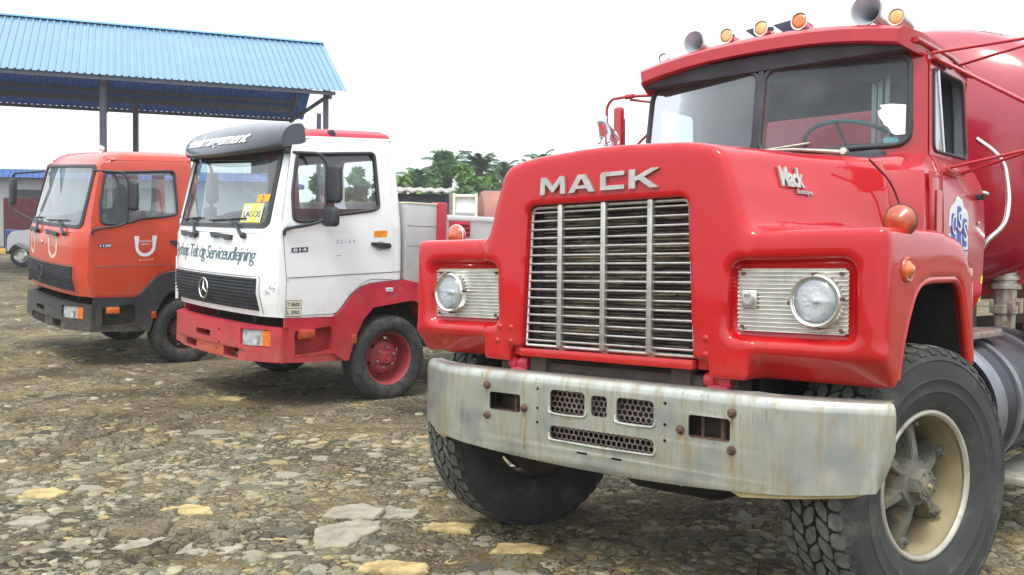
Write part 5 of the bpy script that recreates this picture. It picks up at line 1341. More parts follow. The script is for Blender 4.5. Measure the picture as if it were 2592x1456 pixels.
# right mirror, seen beside the windscreen
rtm = tube('mirror_bracket', arcpts([(-1.48, -.76, 2.405), (-1.48, -.97, 2.425), (-1.48, -1.12, 2.425), (-1.48, -1.158, 2.38), (-1.48, -1.158, 1.98), (-1.40, -.86, 1.86)], .05, 4), .009, 'red_cab', HR, 8)
tube('brace', [(-1.60, -.76, 2.37), (-1.48, -.985, 2.405)], .008, 'red_cab', rtm, 8)
tube('brace', [(-1.48, -.76, 2.25), (-1.48, -1.15, 1.95)], .008, 'red_cab', rtm, 8)
lathe('clamp', [(0, .03), (.014, .03), (.016, -.03), (0, -.03)], frame((-1.48, -.985, 2.425), (0, 1, 0)), 'red_cab', rtm, 10)
box('mirror_head', -1.51, -1.46, -1.100, -1.035, 1.90, 2.37, 'red_cab', rtm, .02, seg=3, M4=Matrix.Identity(4))
box('mirror_glass', -1.516, -1.509, -1.095, -1.040, 1.92, 2.30, 'mirror_glass', rtm, .002)

# ---- lamps and horns on the roof
def rz_(x, y): return float(np.interp(x, [-2.0, -1.65, -1.3, -1.175], [2.59, 2.615, 2.60, 2.558])) - .10 * abs((y - YC) / .78) ** 2.4
def bullet(y, x, front, body, r=.040, l=.15, label=None, zoff=0):
    z = rz_(x, y) + r * .95 + zoff; mt = frame((x, y, z), (1, 0, .02))
    lm = lathe('roof_lamp', [(.0, .004), (r * .5, .003), (r * .86, 0), (r * .9, -.004)], mt, front, HR, 24, label, 60)
    lathe('lamp_body', [(r * .88, .002), (r, .004), (r * 1.04, -.006), (r, -.02), (r * .92, -l * .5), (r * .55, -l * .9), (0, -l)], mt, body, lm, 24)
    box('lamp_foot', x - l * .6, x - .02, y - .012, y + .012, z - r - .022, z - r * .6, body, lm, .003)
bullet(-.615, -1.27, 'lamp_glass', 'chrome', .032, .12, 'clear roof lamp')
bullet(-.206, -1.25, 'amber_pale', 'chrome', .040, .17)
bullet(-.005, -1.25, 'amber_pale', 'chrome', .040, .17)
bullet(.205, -1.25, 'amber', 'chrome', .044, .15)
bullet(.680, -1.27, 'amber_pale', 'satin_alu', .040, .22)
def horn(y, x, r, l):
    z = rz_(x, y) + r * .92; mt = frame((x, y, z), (1, .0, .03))
    hn = lathe('air_horn', [(r * 1.02, .0), (r, .008), (r * .94, .004), (r * .86, -.01), (r * .55, -l * .16), (r * .33, -l * .4), (r * .25, -l * .7)], mt, 'horn_inside', HR, 36, None, 60)
    lathe('horn_shell', [(r * 1.03, .0), (r * .9, -.014), (r * .60, -l * .16), (r * .40, -l * .4), (r * .32, -l), (r * .5, -l * 1.02), (r * .5, -l * 1.12), (0, -l * 1.14)], mt, 'satin_alu', hn, 36)
    box('horn_mount', x - l * .75, x - l * .6, y - .015, y + .015, rz_(x, y) - .01, z, 'satin_alu', hn, .003)
horn(-.405, -1.25, .060, .26); horn(.545, -1.25, .074, .34)
for y0, w_ in ((-.115, .14), (.045, .15)):
    plate('roof_bracket', [(y0 - .03, 2.655), (y0 + w_ * .55, 2.665), (y0 + w_, 2.625), (y0 + w_ + .01, 2.575), (y0 + .035, 2.57), (y0 + .02, 2.615)], 'decal_dark', HR, lambda a, b, d: Vector((-1.36 - d + (b - 2.57) * .2, a, b)), thick=.02)

# ---- tank, fuel tank, pipe
def ell(x, ry, rz, cz, k=1.):
    n = 56; P = []
    for i in range(n):
        a = 2 * math.pi * i / n; c, s = math.cos(a), math.sin(a)
        P.append(Vector((x, ry * k * math.copysign(abs(c) ** .8, c) + .0, cz + rz * k * math.copysign(abs(s) ** .85, s))))
    return P
bm = bmesh.new(); cz = 2.06; ry, rz = 1.24, .86
loft(bm, [ell(-2.62, ry, rz, cz, .02), ell(-2.625, ry, rz, cz, .35), ell(-2.66, ry, rz, cz, .65), ell(-2.73, ry, rz, cz, .86), ell(-2.80, ry, rz, cz, .955), ell(-2.86, ry, rz, cz, .99), ell(-2.94, ry, rz, cz, 1), ell(-8.9, ry, rz, cz, 1), ell(-9.1, ry, rz, cz, .93), ell(-9.2, ry, rz, cz, .6), ell(-9.22, ry, rz, cz, .05)])
tk = part('tank', bm, 'red_tank', HR, 40)
for x in (-2.96, -4.9, -6.9, -8.8):
    bm = bmesh.new(); A_ = ell(x, ry + .012, rz + .012, cz); B_ = ell(x - .05, ry + .012, rz + .012, cz); loft(bm, [A_, B_], False); part('tank_band', bm, 'red_tank', tk, 40)
bm = bmesh.new(); pl(bm, [(-1.22, 1.62), (-1.05, 1.36), (-.6, 1.20), (.6, 1.20), (1.05, 1.36), (1.22, 1.62)], (), (), lambda a, b, d: Vector((-2.90 - d * 600, a, b)), .01)
part('tank_skirt', bm, 'red_dull', tk, 30)
box('red_cylinder_guard', -2.9, -2.5, .95, 1.18, .95, 1.30, 'red_dull', HR, .10, seg=4)
mt = frame((-1.42, .80, .70), (-1, 0, 0)); rf_ = .335
ft = lathe('fuel_tank', [(0, -.03), (.20, -.028), (.28, -.012), (.315, .01), (rf_, .04), (rf_, 1.35), (.30, 1.39), (0, 1.42)], mt, 'fuel_metal', HR, 56)
lathe('tank_rim', [(.300, -.02), (.318, -.034), (rf_ + .004, -.01), (rf_ + .006, .05), (rf_ - .01, .05)], mt, 'strap_metal', ft, 56)
for a in (.26, .86, 1.2):
    lathe('tank_strap', [(rf_ - .004, a), (rf_ + .014, a), (rf_ + .014, a + .075), (rf_ - .004, a + .075)], mt, 'strap_metal', ft, 56)
stp = box('tank_step', -1.95, -1.42, .74, 1.00, 1.030, 1.062, 'step_rust', ft, .004)
bm = bmesh.new()
for i in range(9): bx(bm, -1.94 + i * .055, -1.925 + i * .055, .745, .995, 1.062, 1.070)
o = part('step_ridges', bm, 'step_rust', ft); tag(o, kind='stuff')
box('step_bracket', -2.35, -1.95, .98, 1.26, .585, .605, 'pipe_alu', ft, .004); box('lower_step', -2.4, -1.6, 1.0, 1.20, .34, .38, 'pipe_alu', ft, .006)
pp = Vector((-2.92, .78, 0))
dis = lathe('discharge_pipe', [(0, 1.405), (.078, 1.405), (.085, 1.40), (.085, 1.372), (.072, 1.368), (.072, 1.350), (.088, 1.346), (.088, 1.322), (.074, 1.318), (.074, 1.300), (.088, 1.296), (.088, 1.268), (.064, 1.262), (.060, 1.17), (.070, 1.165), (.070, 1.12), (.058, 1.11), (.056, 1.02)], Matrix.Translation((pp.x, pp.y, 0)), 'pipe_alu', HR, 28)
tube('pipe_elbow', arcpts([(pp.x, pp.y, 1.11), (pp.x, pp.y, .98), (pp.x + .22, pp.y - .05, .86), (pp.x + .5, pp.y - .2, .80)], .12, 6), .052, 'pipe_alu', dis, 16)
for k in range(4): box('clamp_bolt', pp.x + .075 * math.cos(k * 1.57 + .6) - .012, pp.x + .075 * math.cos(k * 1.57 + .6) + .012, pp.y + .075 * math.sin(k * 1.57 + .6) - .012, pp.y + .075 * math.sin(k * 1.57 + .6) + .012, 1.12, 1.19, 'step_rust', dis, .003)
tube('air_line', arcpts([(-2.3, .6, 1.25), (-2.35, .62, 1.1), (-2.30, .60, .95)], .05, 3), .02, 'khaki_rim', HR)
box('battery_box', -2.45, -2.1, .35, .75, .85, 1.25, 'chassis', HR, .02)

# brown drip lines under the dented top edge of the bumper
rr = random.Random(8)
for y in (.42, .50, .53, .66, .71, .76, .80, -.62, -.30, .98, -.92):
    z1 = .868; l = rr.uniform(.04, .13); w_ = rr.uniform(.0012, .0026)
    plate('rust_streak', [(y - w_, z1), (y - w_ * .6, z1 - l * .6), (y, z1 - l), (y + w_, z1 - l * .5), (y + w_ * 1.3, z1)], 'rust_stain', bmp, lambda a, b, d: Vector((bump_x(a, b) + .0011 - d, a, b)), thick=0)
for y0, z0 in ((.39, .60), (-.40, .885)):
    pass
# ================================================================== THE TWO CAB-OVER TRUCKS
def base_x(z): return float(np.interp(z, [.78, .83, .97, 1.45, 1.52, 1.56, 2.2, 2.28, 2.35], [-.075, -.066, -.026, -.030, -.058, -.075, -.232, -.30, -.52]))
def bow(y):
    a = abs(y); return .056 * (a / .83) ** 2 if a < .83 else .056 + (a - .83) * .38 + (a - .83) ** 2 * 1.6
def shear(p):
    if p.z > 1.0: p = p + Vector((0, 0, .065 * (-p.x - .25) * min(1, (p.z - 1.0) / .15)))
    return p
def wside(z): return float(np.interp(z, [.78, 1.1, 1.5, 2.2, 2.28, 2.33, 2.37], [1.038, 1.05, 1.05, .972, .955, .90, .80]))
def mb_ring(z, xr=-1.385, inset=0., top=0.):
    w_ = wside(z) - inset; b = base_x(z) - inset
    ys = [0, .25, .5, .70, .83, .92, .985]
    h = [(b - bow(y * w_ / 1.05), y * w_ / 1.05) for y in ys] + [(b - .150, w_ * .985), (b - .20, w_), (-.6, w_), (-1.0, w_), (xr + .05 + inset, w_), (xr + .012 + inset, w_ - .02), (xr + inset, w_ - .06), (xr + inset, w_ * .5)]
    return [shear(Vector((x, y, z))) for x, y in h] + [shear(Vector((xr + inset, 0, z)))] + [shear(Vector((x, -y, z))) for x, y in reversed(h[1:])]
def make_cab(root, paint, rooftop, trim, bumperm, seatm, sz):
    zs = [.78, .80, .83, .97, 1.10, 1.30, 1.45, 1.50, 1.52, 1.56, 2.0, 2.2, 2.28]
    rr_ = [mb_ring(z, np.interp(z, [.78, 1.2, 1.9, 2.28], [-1.395, -1.395, -1.36, -1.31])) for z in zs]
    def roofring(z, x0, x1, w_):
        n = 29; src = rr_[-1]; cx = -.80; out = []
        hx = (x0 - x1) / 2; mx_ = (x0 + x1) / 2
        for p in src:
            u = (p.x - (-.80)) / .50; v = p.y / .955
            out.append(shear(Vector((mx_ + max(-1, min(1, u)) * hx, v * w_, z))))
        return out
    rr_ += [roofring(2.315, -.345, -1.285, .93), roofring(2.345, -.42, -1.25, .87), roofring(2.362, -.55, -1.15, .72)]
    bm = bmesh.new(); loft(bm, rr_); a = tmp(bm)
    bm = bmesh.new(); loft(bm, [mb_ring(z, -1.30, .05) for z in (.86, 1.1, 1.5, 1.56, 2.2, 2.25)]); inn = tmp(bm)
    me = boolean(a, [inn]); a = bpy.data.objects.new('tmp', me); COL.objects.link(a)
    cut = [tmp(prism([(-.70, .60), (-.725, .806), (-.761, .843), (-.80, .895), (-.859, .966), (-.905, 1.005), (-.954, 1.033), (-1.0, 1.052), (-1.06, 1.066), (-1.6, 1.105), (-1.6, .6)], -1.3, 1.3, 'xz'))]
    cut.append(tmp(prism(rpoly([(-.895, 1.530), (.895, 1.530), (.862, 2.205), (-.862, 2.205)], .06, 5), -.5, .3, 'yz')))
    win = rpoly([(-.335, 2.150), (-1.105, 2.215), (-1.140, 1.720), (-1.06, 1.692), (-.70, 1.640), (-.62, 1.60), (-.35, 1.572), (-.282, 1.60), (-.278, 1.80)], .05, 4)
    cut.append(tmp(prism(win, -1.3, 1.3, 'xz')))
    for s in (-1, 1): cut.append(tmp(prism(rrect(.08 if s > 0 else -.82, 1.72, .82 if s > 0 else -.08, 2.17, .06), -1.6, -1.2, 'yz')))
    me = boolean(a, cut)
    me.materials.clear(); me.materials.append(M[paint]); me.materials.append(M[trim]); me.materials.append(M[rooftop])
    cen = Vector((-.75, 0, 1.6))
    for p in me.polygons:
        c = p.center; d = c - cen
        i = 1 if (p.normal.dot(d) < -.02) else 0
        zz = c.z - .065 * (-c.x - .25)
        if i == 0 and zz > 2.262 and abs(c.y) < 1.2: i = 2
        p.material_index = i
    shade(me, 24); body = link('cab', me, None, root)
    # front panels -------------------------------------------------
    def fw(off): return lambda a, b, d: shear(Vector((base_x(b) - bow(a) + off - d, a, b)))
    sub = [(0, v) for v in np.arange(-.98, .99, .1)]
    # windscreen
    wso = rpoly([(-.900, 1.522), (.900, 1.522), (.868, 2.212), (-.868, 2.212)], .06, 5)
    wsi = rpoly([(-.868, 1.553), (.868, 1.553), (.835, 2.180), (-.835, 2.180)], .06, 5)
    subz = [(1, v) for v in np.arange(1.56, 2.2, .08)]
    gl = plate('windscreen', wsi, sz['glass'], root, fw(.0), (), sub + subz, 0, 60)
    plate('windscreen_seal', wso, 'black_plastic', gl, fw(.012), [wsi], sub + subz, .012, 60)
    # grille: slats with gaps, a backing and the star
    gb = plate('grille', [(-.828, .825), (.828, .825), (.835, 1.102), (-.835, 1.102)], 'trim_dark', root, fw(.006), (), sub + [(1, v) for v in (.83, .97)], .004, 30)
    for i in range(9):
        z = .842 + i * .0305
        plate('grille_slat', [(-.826, z), (.826, z), (.826, z + .013), (-.826, z + .013)], 'grey_plastic', gb, fw(.022), (), sub, .02, 30)
    cx = base_x(.965) + .034; bm = bmesh.new()
    tb(bm, [(cx, .088 * math.cos(R(a)), .965 + .088 * math.sin(R(a))) for a in range(0, 360, 10)], .0065, 8, True)
    for k in range(3):
        a = R(90 + 120 * k); e = Vector((0, math.cos(a), math.sin(a))); s_ = Vector((0, -math.sin(a), math.cos(a))); c_ = Vector((cx, 0, .965))
        v = [bm.verts.new(p) for p in (c_ + e * .086, c_ + s_ * .014 - e * .008, c_ + X * .012, c_ - s_ * .014 - e * .008)]; bm.faces.new((v[0], v[1], v[2])); bm.faces.new((v[0], v[2], v[3]))
        v2 = [bm.verts.new(p) for p in (c_ + e * .086, c_ - s_ * .014 - e * .008, c_ - X * .006, c_ + s_ * .014 - e * .008)]; bm.faces.new((v2[0], v2[1], v2[2])); bm.faces.new((v2[0], v2[2], v2[3]))
    part('star_emblem', bm, 'chrome' if sz['star'] else 'grey_plastic', root, 20)
    # service flap above the grille
    tube('flap_seam', [fw(.0015)(y, 1.118, 0) for y in np.linspace(-.86, .86, 24)], .0022, 'seam_dark', root, 5)
    tube('flap_seam', [fw(.0015)(.862, z, 0) for z in np.linspace(1.118, .80, 8)], .0022, 'seam_dark', root, 5)
    tube('flap_seam', [fw(.0015)(y, 1.475, 0) for y in np.linspace(-.90, .90, 24)], .0018, 'seam_dark', root, 5)
    # round maker's badge
    bd = lathe('round_badge', [(0, .006), (.020, .006), (.024, .002), (.025, 0)], frame((base_x(1.31) + .004, -.10, 1.31), (1, 0, 0)), 'chrome', root, 20)
    # air vents / wash-rail steps under the windscreen
    for y0 in (-.66, .06):
        st = plate('step_handle', [(y0, 1.475), (y0 + .40, 1.458), (y0 + .395, 1.425), (y0 + .31, 1.415), (y0 + .27, 1.437), (y0 + .13, 1.442), (y0 + .10, 1.428), (y0 + .06, 1.432)], 'black_plastic', root, fw(.03), thick=.03)
    for y0, dx in ((-.235, -.30), (.655, -.40)):
        wp = tube('wiper', [fw(.035)(y0, 1.455, 0), fw(.04)(y0 + dx * .45, 1.56, 0), fw(.022)(y0 + dx * .9, 1.585, 0)], [.016, .012, .006], 'black_plastic', root, 8)
        lathe('wiper_pivot', [(0, .035), (.024, .030), (.028, 0)], frame(fw(.01)(y0, 1.455, 0), (1, 0, .2)), 'black_plastic', wp, 14)
        tube('wiper_blade', [fw(.018)(y0 + dx * 1.75, 1.578, 0), fw(.018)(y0 + dx * .15, 1.600, 0)], .008, 'black_plastic', wp, 6)
    # corner guide plate standing off the right front corner
    g_ = plate('corner_deflector', [(-1.035, 1.205), (-.955, 1.20), (-.905, .80), (-.965, .79)], paint if sz['white'] else 'maroon', root, lambda a, b, d: Vector((-.10 - d - abs(a + .9) * .4, a, b)), thick=.03)
    # doors ---------------------------------------------------------
    for s in (1, -1):
        yv = lambda b: wside(b)
        do = [(-.262, 1.98), (-.305, 2.20), (-.335, 2.225), (-1.165, 2.24), (-1.225, 2.19), (-1.262, 1.80), (-1.283, 1.12), (-1.283, 1.068), (-1.06, 1.075), (-1.0, 1.060), (-.950, 1.041), (-.90, 1.010), (-.852, .972), (-.795, .900), (-.757, .850), (-.722, .815), (-.68, .806), (-.246, .796), (-.243, 1.11), (-.212, 1.40), (-.198, 1.62)]
        hole = rpoly([(-.345, 2.125), (-1.095, 2.150), (-1.128, 1.672), (-1.06, 1.648), (-.70, 1.618), (-.62, 1.585), (-.36, 1.566), (-.296, 1.592), (-.292, 1.80)], .045, 4)
        def dwp(a, b, d, s=s):
            return shear(Vector((a, s * (yv(b) + .006 - d), b)))
        dr = plate('door', do, paint, root, dwp, [hole], [(1, v) for v in (1.0, 1.1, 1.3, 1.5, 1.75, 2.0)], .006, 30)
        tube('window_seal', [dwp(a, b, -.003) for a, b in hole], .015, 'black_plastic', dr, 6, True)
        plate('door_glass', hole, sz['glass'], dr, lambda a, b, d, s=s: dwp(a, b, .022), thick=0, cuts=[(1, v) for v in (1.75, 2.0)])
        tube('door_gap', [dwp(a, b, .0045) for a, b in [(x_ * 1.0, z_) for x_, z_ in do]], .0038, 'seam_dark', dr, 5, True)
        tube('crease', [dwp(a, b, -.001) for a, b in ((-.248, 1.112), (-.7, 1.112), (-1.278, 1.112))], .0035, 'seam_dark', dr, 5)
        dh = plate('door_handle', rpoly([(-1.045, 1.372), (-1.235, 1.355), (-1.250, 1.33), (-1.235, 1.308), (-1.16, 1.312), (-1.045, 1.345)], .012, 3), 'black_plastic', dr, lambda a, b, d: dwp(a, b, -.022 + d), thick=.022)
        plate('handle_cup', circ(-1.14, 1.335, .055, 20, .045), 'seam_dark' if not sz['white'] else 'panel_alu', dh, lambda a, b, d: dwp(a, b, -.0015 + d), thick=0)
        tube('cab_crease', [shear(Vector((a, s * (wside(z) + .001), z))) for a, z in ((-1.288, 1.112), (-1.392, 1.112))], .0035, 'seam_dark', body, 5)
        box('door_hinge', -.245, -.195, s * 1.05 - .012, s * 1.05 + .014, 1.50, 1.575, paint, dr, .004)
    # pillar step: paint strip between windscreen and door gap
    # roof rails
    tube('roof_gutter', [shear(Vector((x, .952, 2.262))) for x in np.linspace(-.36, -1.30, 10)], .010, paint, body, 6)
    tube('roof_gutter', [shear(Vector((x, -.952, 2.262))) for x in np.linspace(-.36, -1.30, 10)], .010, paint, body, 6)
    # interior
    box('dashboard', -.50, -.20, -.86, .86, 1.15, 1.50, 'trim_grey' if sz['white'] else 'trim_dark', root, .06)
    for y0 in (.25, -.75): 
        st = box('seat', -1.12, -.98, y0, y0 + .48, 1.25, 1.82, seatm, root, .06, M4=Matrix.Translation((-.1, 0, 0)) @ Matrix.Rotation(-.10, 4, 'Y') @ Matrix.Translation((.0, 0, 0)))
    sw = frame((-.52, .48, 1.56), (-.35, 0, .94)); bm = bmesh.new()
    tb(bm, [sw @ Vector((.22 * math.cos(R(a)), .22 * math.sin(R(a)), 0)) for a in range(0, 360, 15)], .014, 8, True); tb(bm, [sw @ Vector((-.22, 0, 0)), sw @ Vector((0, 0, -.04)), sw @ Vector((.22, 0, 0))], .014, 6); part('steering_wheel', bm, 'black_plastic', root)
    # bumper ----------------------------------------------------------
    def bpx(y):
        a = abs(y); return -.010 - .045 * (a / .72) ** 2 - (0 if a < .72 else (a - .72) * .56)
    def bw(a, b, d): return Vector((bpx(a) + .012 - d - (.02 if b < .50 and abs(a) < .66 else 0), a, b))
    bo = rpoly([(-.965, .500), (-.90, .452), (-.55, .395), (.60, .392), (.68, .402), (.985, .402), (.99, .690), (.70, .702), (-.70, .702), (-.955, .700)], .012, 2)
    holes = [rrect(.655, .525, .915, .668, .012), rrect(-.915, .525, -.700, .668, .012), rrect(-.155, .545, .140, .600, .012), rrect(-.46, .415, -.185, .480, .006), rrect(.365, .408, .60, .490, .006), circ(.315, .625, .016, 12), circ(.315, .515, .016, 12)]
    cut2 = [(0, v) for v in np.arange(-.95, .96, .08)] + [(1, .50)]
    bp = plate('bumper', bo, bumperm, root, bw, holes, cut2, .10, 30)
    box('bumper_core', -.30, -.17, -.72, .72, .42, .68, 'dark_under', root, .0)
    if sz['white']:
        plate('plate_recess', rrect(-.18, .405, .36, .492, .006), 'orange_red', bp, lambda a, b, d: bw(a, b, -.004 + d), cuts=cut2, thick=.004)
        for y in (-.08, .22): box('plate_slot', bpx(y) - .0, bpx(y) + .0195 - .02 + .0, y, y + .045, .455, .462, 'dark_under', bp, 0)
    for s in (1, -1):
        y0, y1 = (.662, .845) if s > 0 else (-.845, -.706)
        hl = plate('headlight', rrect(y0, .532, y1, .662, .008), 'lamp_glass_grey', root, lambda a, b, d: bw(a, b, .022 + d), cuts=cut2, thick=.02)
        plate('indicator', rrect(.848, .532, .908, .662, .008) if s > 0 else rrect(-.908, .532, -.848, .662, .008), 'amber', hl, lambda a, b, d: bw(a, b, .010 + d), cuts=cut2, thick=.02)
        c = bw(s * .80, .585, .02); lathe('bulb_reflector', [(0, .001), (.028, .004), (.034, .006)], frame(c + X * .004, (1, 0, 0)), 'lamp_glass', hl, 20)
    # side skirt with the step
    for s in (1, -1):
        sk_ = plate('step_panel', [(-.245, .700), (-.285, .700), (-.285, .405), (-.815, .392), (-.80, .48), (-.735, .80), (-.245, .775)], bumperm, root, lambda a, b, d, s=s: Vector((a, s * (1.035 - d), b)),
                    [rpoly([(-.335, .665), (-.68, .70), (-.735, .50), (-.345, .455)], .02, 3)], thick=.025)
        plate('step_back', [(-.31, .70), (-.72, .72), (-.77, .46), (-.31, .43)], bumperm, sk_, lambda a, b, d, s=s: Vector((a, s * (.955 - (.70 - b) * .1 - d), b)), thick=.01)
        tr_ = box('step_tread', -.745, -.33, min(s * .93, s * 1.035), max(s * .93, s * 1.035), .445, .462, bumperm, sk_, .004)
        bm = bmesh.new()
        for i in range(16): bx(bm, -.72 + i * .024, -.71 + i * .024, min(s * .94, s * 1.03), max(s * .94, s * 1.03), .462, .468)
        o = part('tread_ridges', bm, bumperm, sk_); tag(o, kind='stuff')
        plate('side_bumper', [(-.235, .690), (-.285, .690), (-.30, .405), (-.235, .402)], bumperm, sk_, lambda a, b, d, s=s: Vector((a, s * (1.012 - d), b)), thick=.03)
        mk_ = box('side_indicator', -.515, -.380, min(s * 1.0, s * 1.062), max(s * 1.0, s * 1.062), .603, .672, 'amber' if not sz['white'] else 'amber_old', root, .010)
        box('indicator_base', -.525, -.372, min(s * .96, s * 1.045), max(s * .96, s * 1.045), .596, .680, bumperm if sz['white'] else 'black_plastic', mk_, .006)
        # wheel-arch flare, swept
        outp = [(-.700, .800), (-.757, .845), (-.855, .966), (-.950, 1.032), (-1.05, 1.062), (-1.40, 1.095), (-1.56, 1.065), (-1.72, .96), (-1.82, .74), (-1.82, .70), (-1.70, .72), (-1.62, .86), (-1.50, .905), (-1.42, .898), (-1.07, .850), (-.972, .748), (-.915, .632), (-.860, .468), (-.845, .400), (-.800, .395), (-.70, .46)]
        fl_ = plate('wheel_arch', outp, bumperm, root, lambda a, b, d, s=s: Vector((a, s * (1.075 + .012 * math.sin(max(0, min(1, (1.0 - b) / .5)) * 3.1) - d), b)), (), [(0, v) for v in (-1.6, -1.4, -1.2, -1.0, -.85)] + [(1, v) for v in (.5, .6, .7, .8, .9)], .26, 30)
        bevel_edges(fl_, .016)
        box('wheel_tub', -1.75, -.80, min(s * .76, s * .80), max(s * .76, s * .80), .55, 1.02, 'dark_under', root, 0)
        tube('arch_seal', [(a, s * 1.062, b) for a, b in outp[:6]], .008, 'black_plastic', fl_, 6)
        box('arch_marker', -.905, -.855, min(s * 1.05, s * 1.098), max(s * 1.05, s * 1.098), .545, .625, 'amber_old', fl_, .006)
    # wheels
    for x in (-1.27,):
        for s in (1, -1): mb_wheel(root, x, .965 * s, .385, s, sz['rim'])
    for s in (1, -1): mb_wheel(root, sz['rear'], .93 * s, .385, s, sz['rim'], False)
    box('axle', -1.32, -1.22, -.8, .8, .34, .42, 'chassis', root, .02); box('axle', sz['rear'] - .06, sz['rear'] + .06, -.8, .8, .33, .43, 'chassis', root, .02)
    for s in (-1, 1): box('frame_rail', sz['rear'] - 1.2, -.3, .38 * s - .035, .38 * s + .035, .55, .75, 'chassis', root, .008)
    box('engine', -1.3, -.4, -.35, .35, .42, .86, 'dark_under', root, .05)
    # mirrors on the left, arms from the pillar
    for s in (1, -1):
        def Y(v): return v * s
        top_ = (-.20 if s > 0 else -.20)
        if s < 0 and not sz['white']:
            mb_ = tube('mirror_arm', arcpts([(-.25, -.93, 2.13), (-.05, -1.40, 2.09), (-.03, -1.43, 2.04), (-.03, -1.43, 1.66), (-.06, -1.38, 1.62), (-.21, -1.06, 1.50)], .04, 4), .013, 'black_plastic', root, 8)
            box('mirror_head', -.075, .0, -1.50, -1.36, 1.70, 2.03, 'grey_plastic', mb_, .03, seg=4)
            continue
        mb_ = tube('mirror_arm', arcpts([(-.245, Y(.93), 2.145), (-.50, Y(1.10), 2.145), (-.545, Y(1.13), 2.06), (-.545, Y(1.13), 1.60), (-.42, Y(1.11), 1.555), (-.21, Y(1.07), 1.515), (-.205, Y(1.06), 1.46)], .05, 4), .014, 'black_plastic', root, 8)
        bevel_edges(box('mirror_head', -.61, -.545, min(Y(1.09), Y(1.30)), max(Y(1.09), Y(1.30)), 1.74, 2.055, 'grey_plastic', mb_, .035, seg=4), 0)
        box('mirror_glass', -.616, -.609, min(Y(1.115), Y(1.275)), max(Y(1.115), Y(1.275)), 1.77, 2.02, 'mirror_glass', mb_, .002)
        if sz['white']: box('wide_mirror', -.60, -.52, min(Y(1.08), Y(1.29)), max(Y(1.08), Y(1.29)), 1.545, 1.71, 'grey_plastic', mb_, .04, seg=4)
    return body, fw, dwp
def bevel_edges(o, w_):
    if not w_: return
    bm = bmesh.new(); bm.from_mesh(o.data)
    es = [e for e in bm.edges if len(e.link_faces) == 2 and e.calc_face_angle(0) > R(60)]
    bmesh.ops.bevel(bm, geom=es, offset=w_, segments=3, affect='EDGES', clamp_overlap=True)
    bm.to_mesh(o.data); bm.free(); shade(o.data, 40)
def mb_wheel(root, x, y, z, s, rim, front=True):
    mt = frame((x, y, z), (0, s, 0), (1, 0, 0))
    def dish(r): return float(np.interp(r, [0, .055, .07, .115, .14, .17, .20, .222], [.055, .055, .025, .025, .012, -.030, -.050, -.052]))
    if not front:
        dish = lambda r: float(np.interp(r, [0, .07, .09, .13, .16, .20, .222], [-.08, -.08, -.09, -.09, -.05, -.02, -.0]))
    holes = [[(.170 * math.cos(a) + .026 * math.cos(t) * math.cos(a) - .019 * math.sin(t) * math.sin(a), .170 * math.sin(a) + .026 * math.cos(t) * math.sin(a) + .019 * math.sin(t) * math.cos(a)) for t in [2 * math.pi * k / 12 for k in range(12)]] for a in [2 * math.pi * (j + .3) / 6 for j in range(6)]]
    bm = bmesh.new()
    pl(bm, circ(0, 0, .222, 40), holes, [(0, v) for v in np.arange(-.2, .21, .022)] + [(1, v) for v in np.arange(-.2, .21, .022)], lambda a, b, d: mt @ Vector((a, b, dish(math.hypot(a, b)) - d)), .008)
    wh = part('wheel', bm, rim, root, 40)
    lathe('rim_barrel', [(.222, -.06), (.222, .04), (.226, .080), (.238, .092), (.243, .088), (.240, .07), (.228, .03), (.226, -.09)], mt, rim, wh, 48)
    lathe('hub_cap', [(0, .068), (.020, .068), (.022, .058), (.034, .058), (.036, .066), (.044, .066), (.050, .050), (.056, .02)], mt, 'red_dull' if rim == 'red_rim' else 'dark_rim', wh, 28)
    for k in range(6):
        a = R(60 * k + 20); lathe('wheel_nut', [(0, .024), (.008, .024), (.013, .018), (.013, 0)], mt @ Matrix.Translation((.092 * math.cos(a), .092 * math.sin(a), dish(.092))), 'step_rust' if rim == 'red_rim' else 'dark_rim', wh, 8)
    lathe('brake_drum', [(0, -.075), (.17, -.075), (.17, -.13), (0, -.13)], mt, 'dark_under', wh, 28)
    bm = bmesh.new(); P = [(.236, .086), (.250, .102), (.285, .116), (.325, .118), (.350, .112), (.372, .098), (.381, .080)]
    P += [(.386, .070), (.386, .042), (.377, .040), (.377, .034), (.387, .032), (.388, .004), (.378, .002), (.378, -.002), (.388, -.004), (.387, -.032), (.377, -.034), (.377, -.040), (.386, -.042), (.386, -.070)]
    P += [(.381, -.080), (.372, -.098), (.350, -.112), (.325, -.118), (.285, -.116), (.25, -.102), (.236, -.086)]
    lt(bm, P, 72, mt)
    for sd_ in (-1, 1):
        for k in range(72):
            a = 2 * math.pi * k / 72; m4 = mt @ Matrix.Rotation(a, 4, 'Z'); bx(bm, .376, .3885, -.010, .010, min(.044 * sd_, .082 * sd_), max(.044 * sd_, .082 * sd_), 0, 2, m4)
    part('tyre', bm, 'rubber', wh, 30)
    return wh
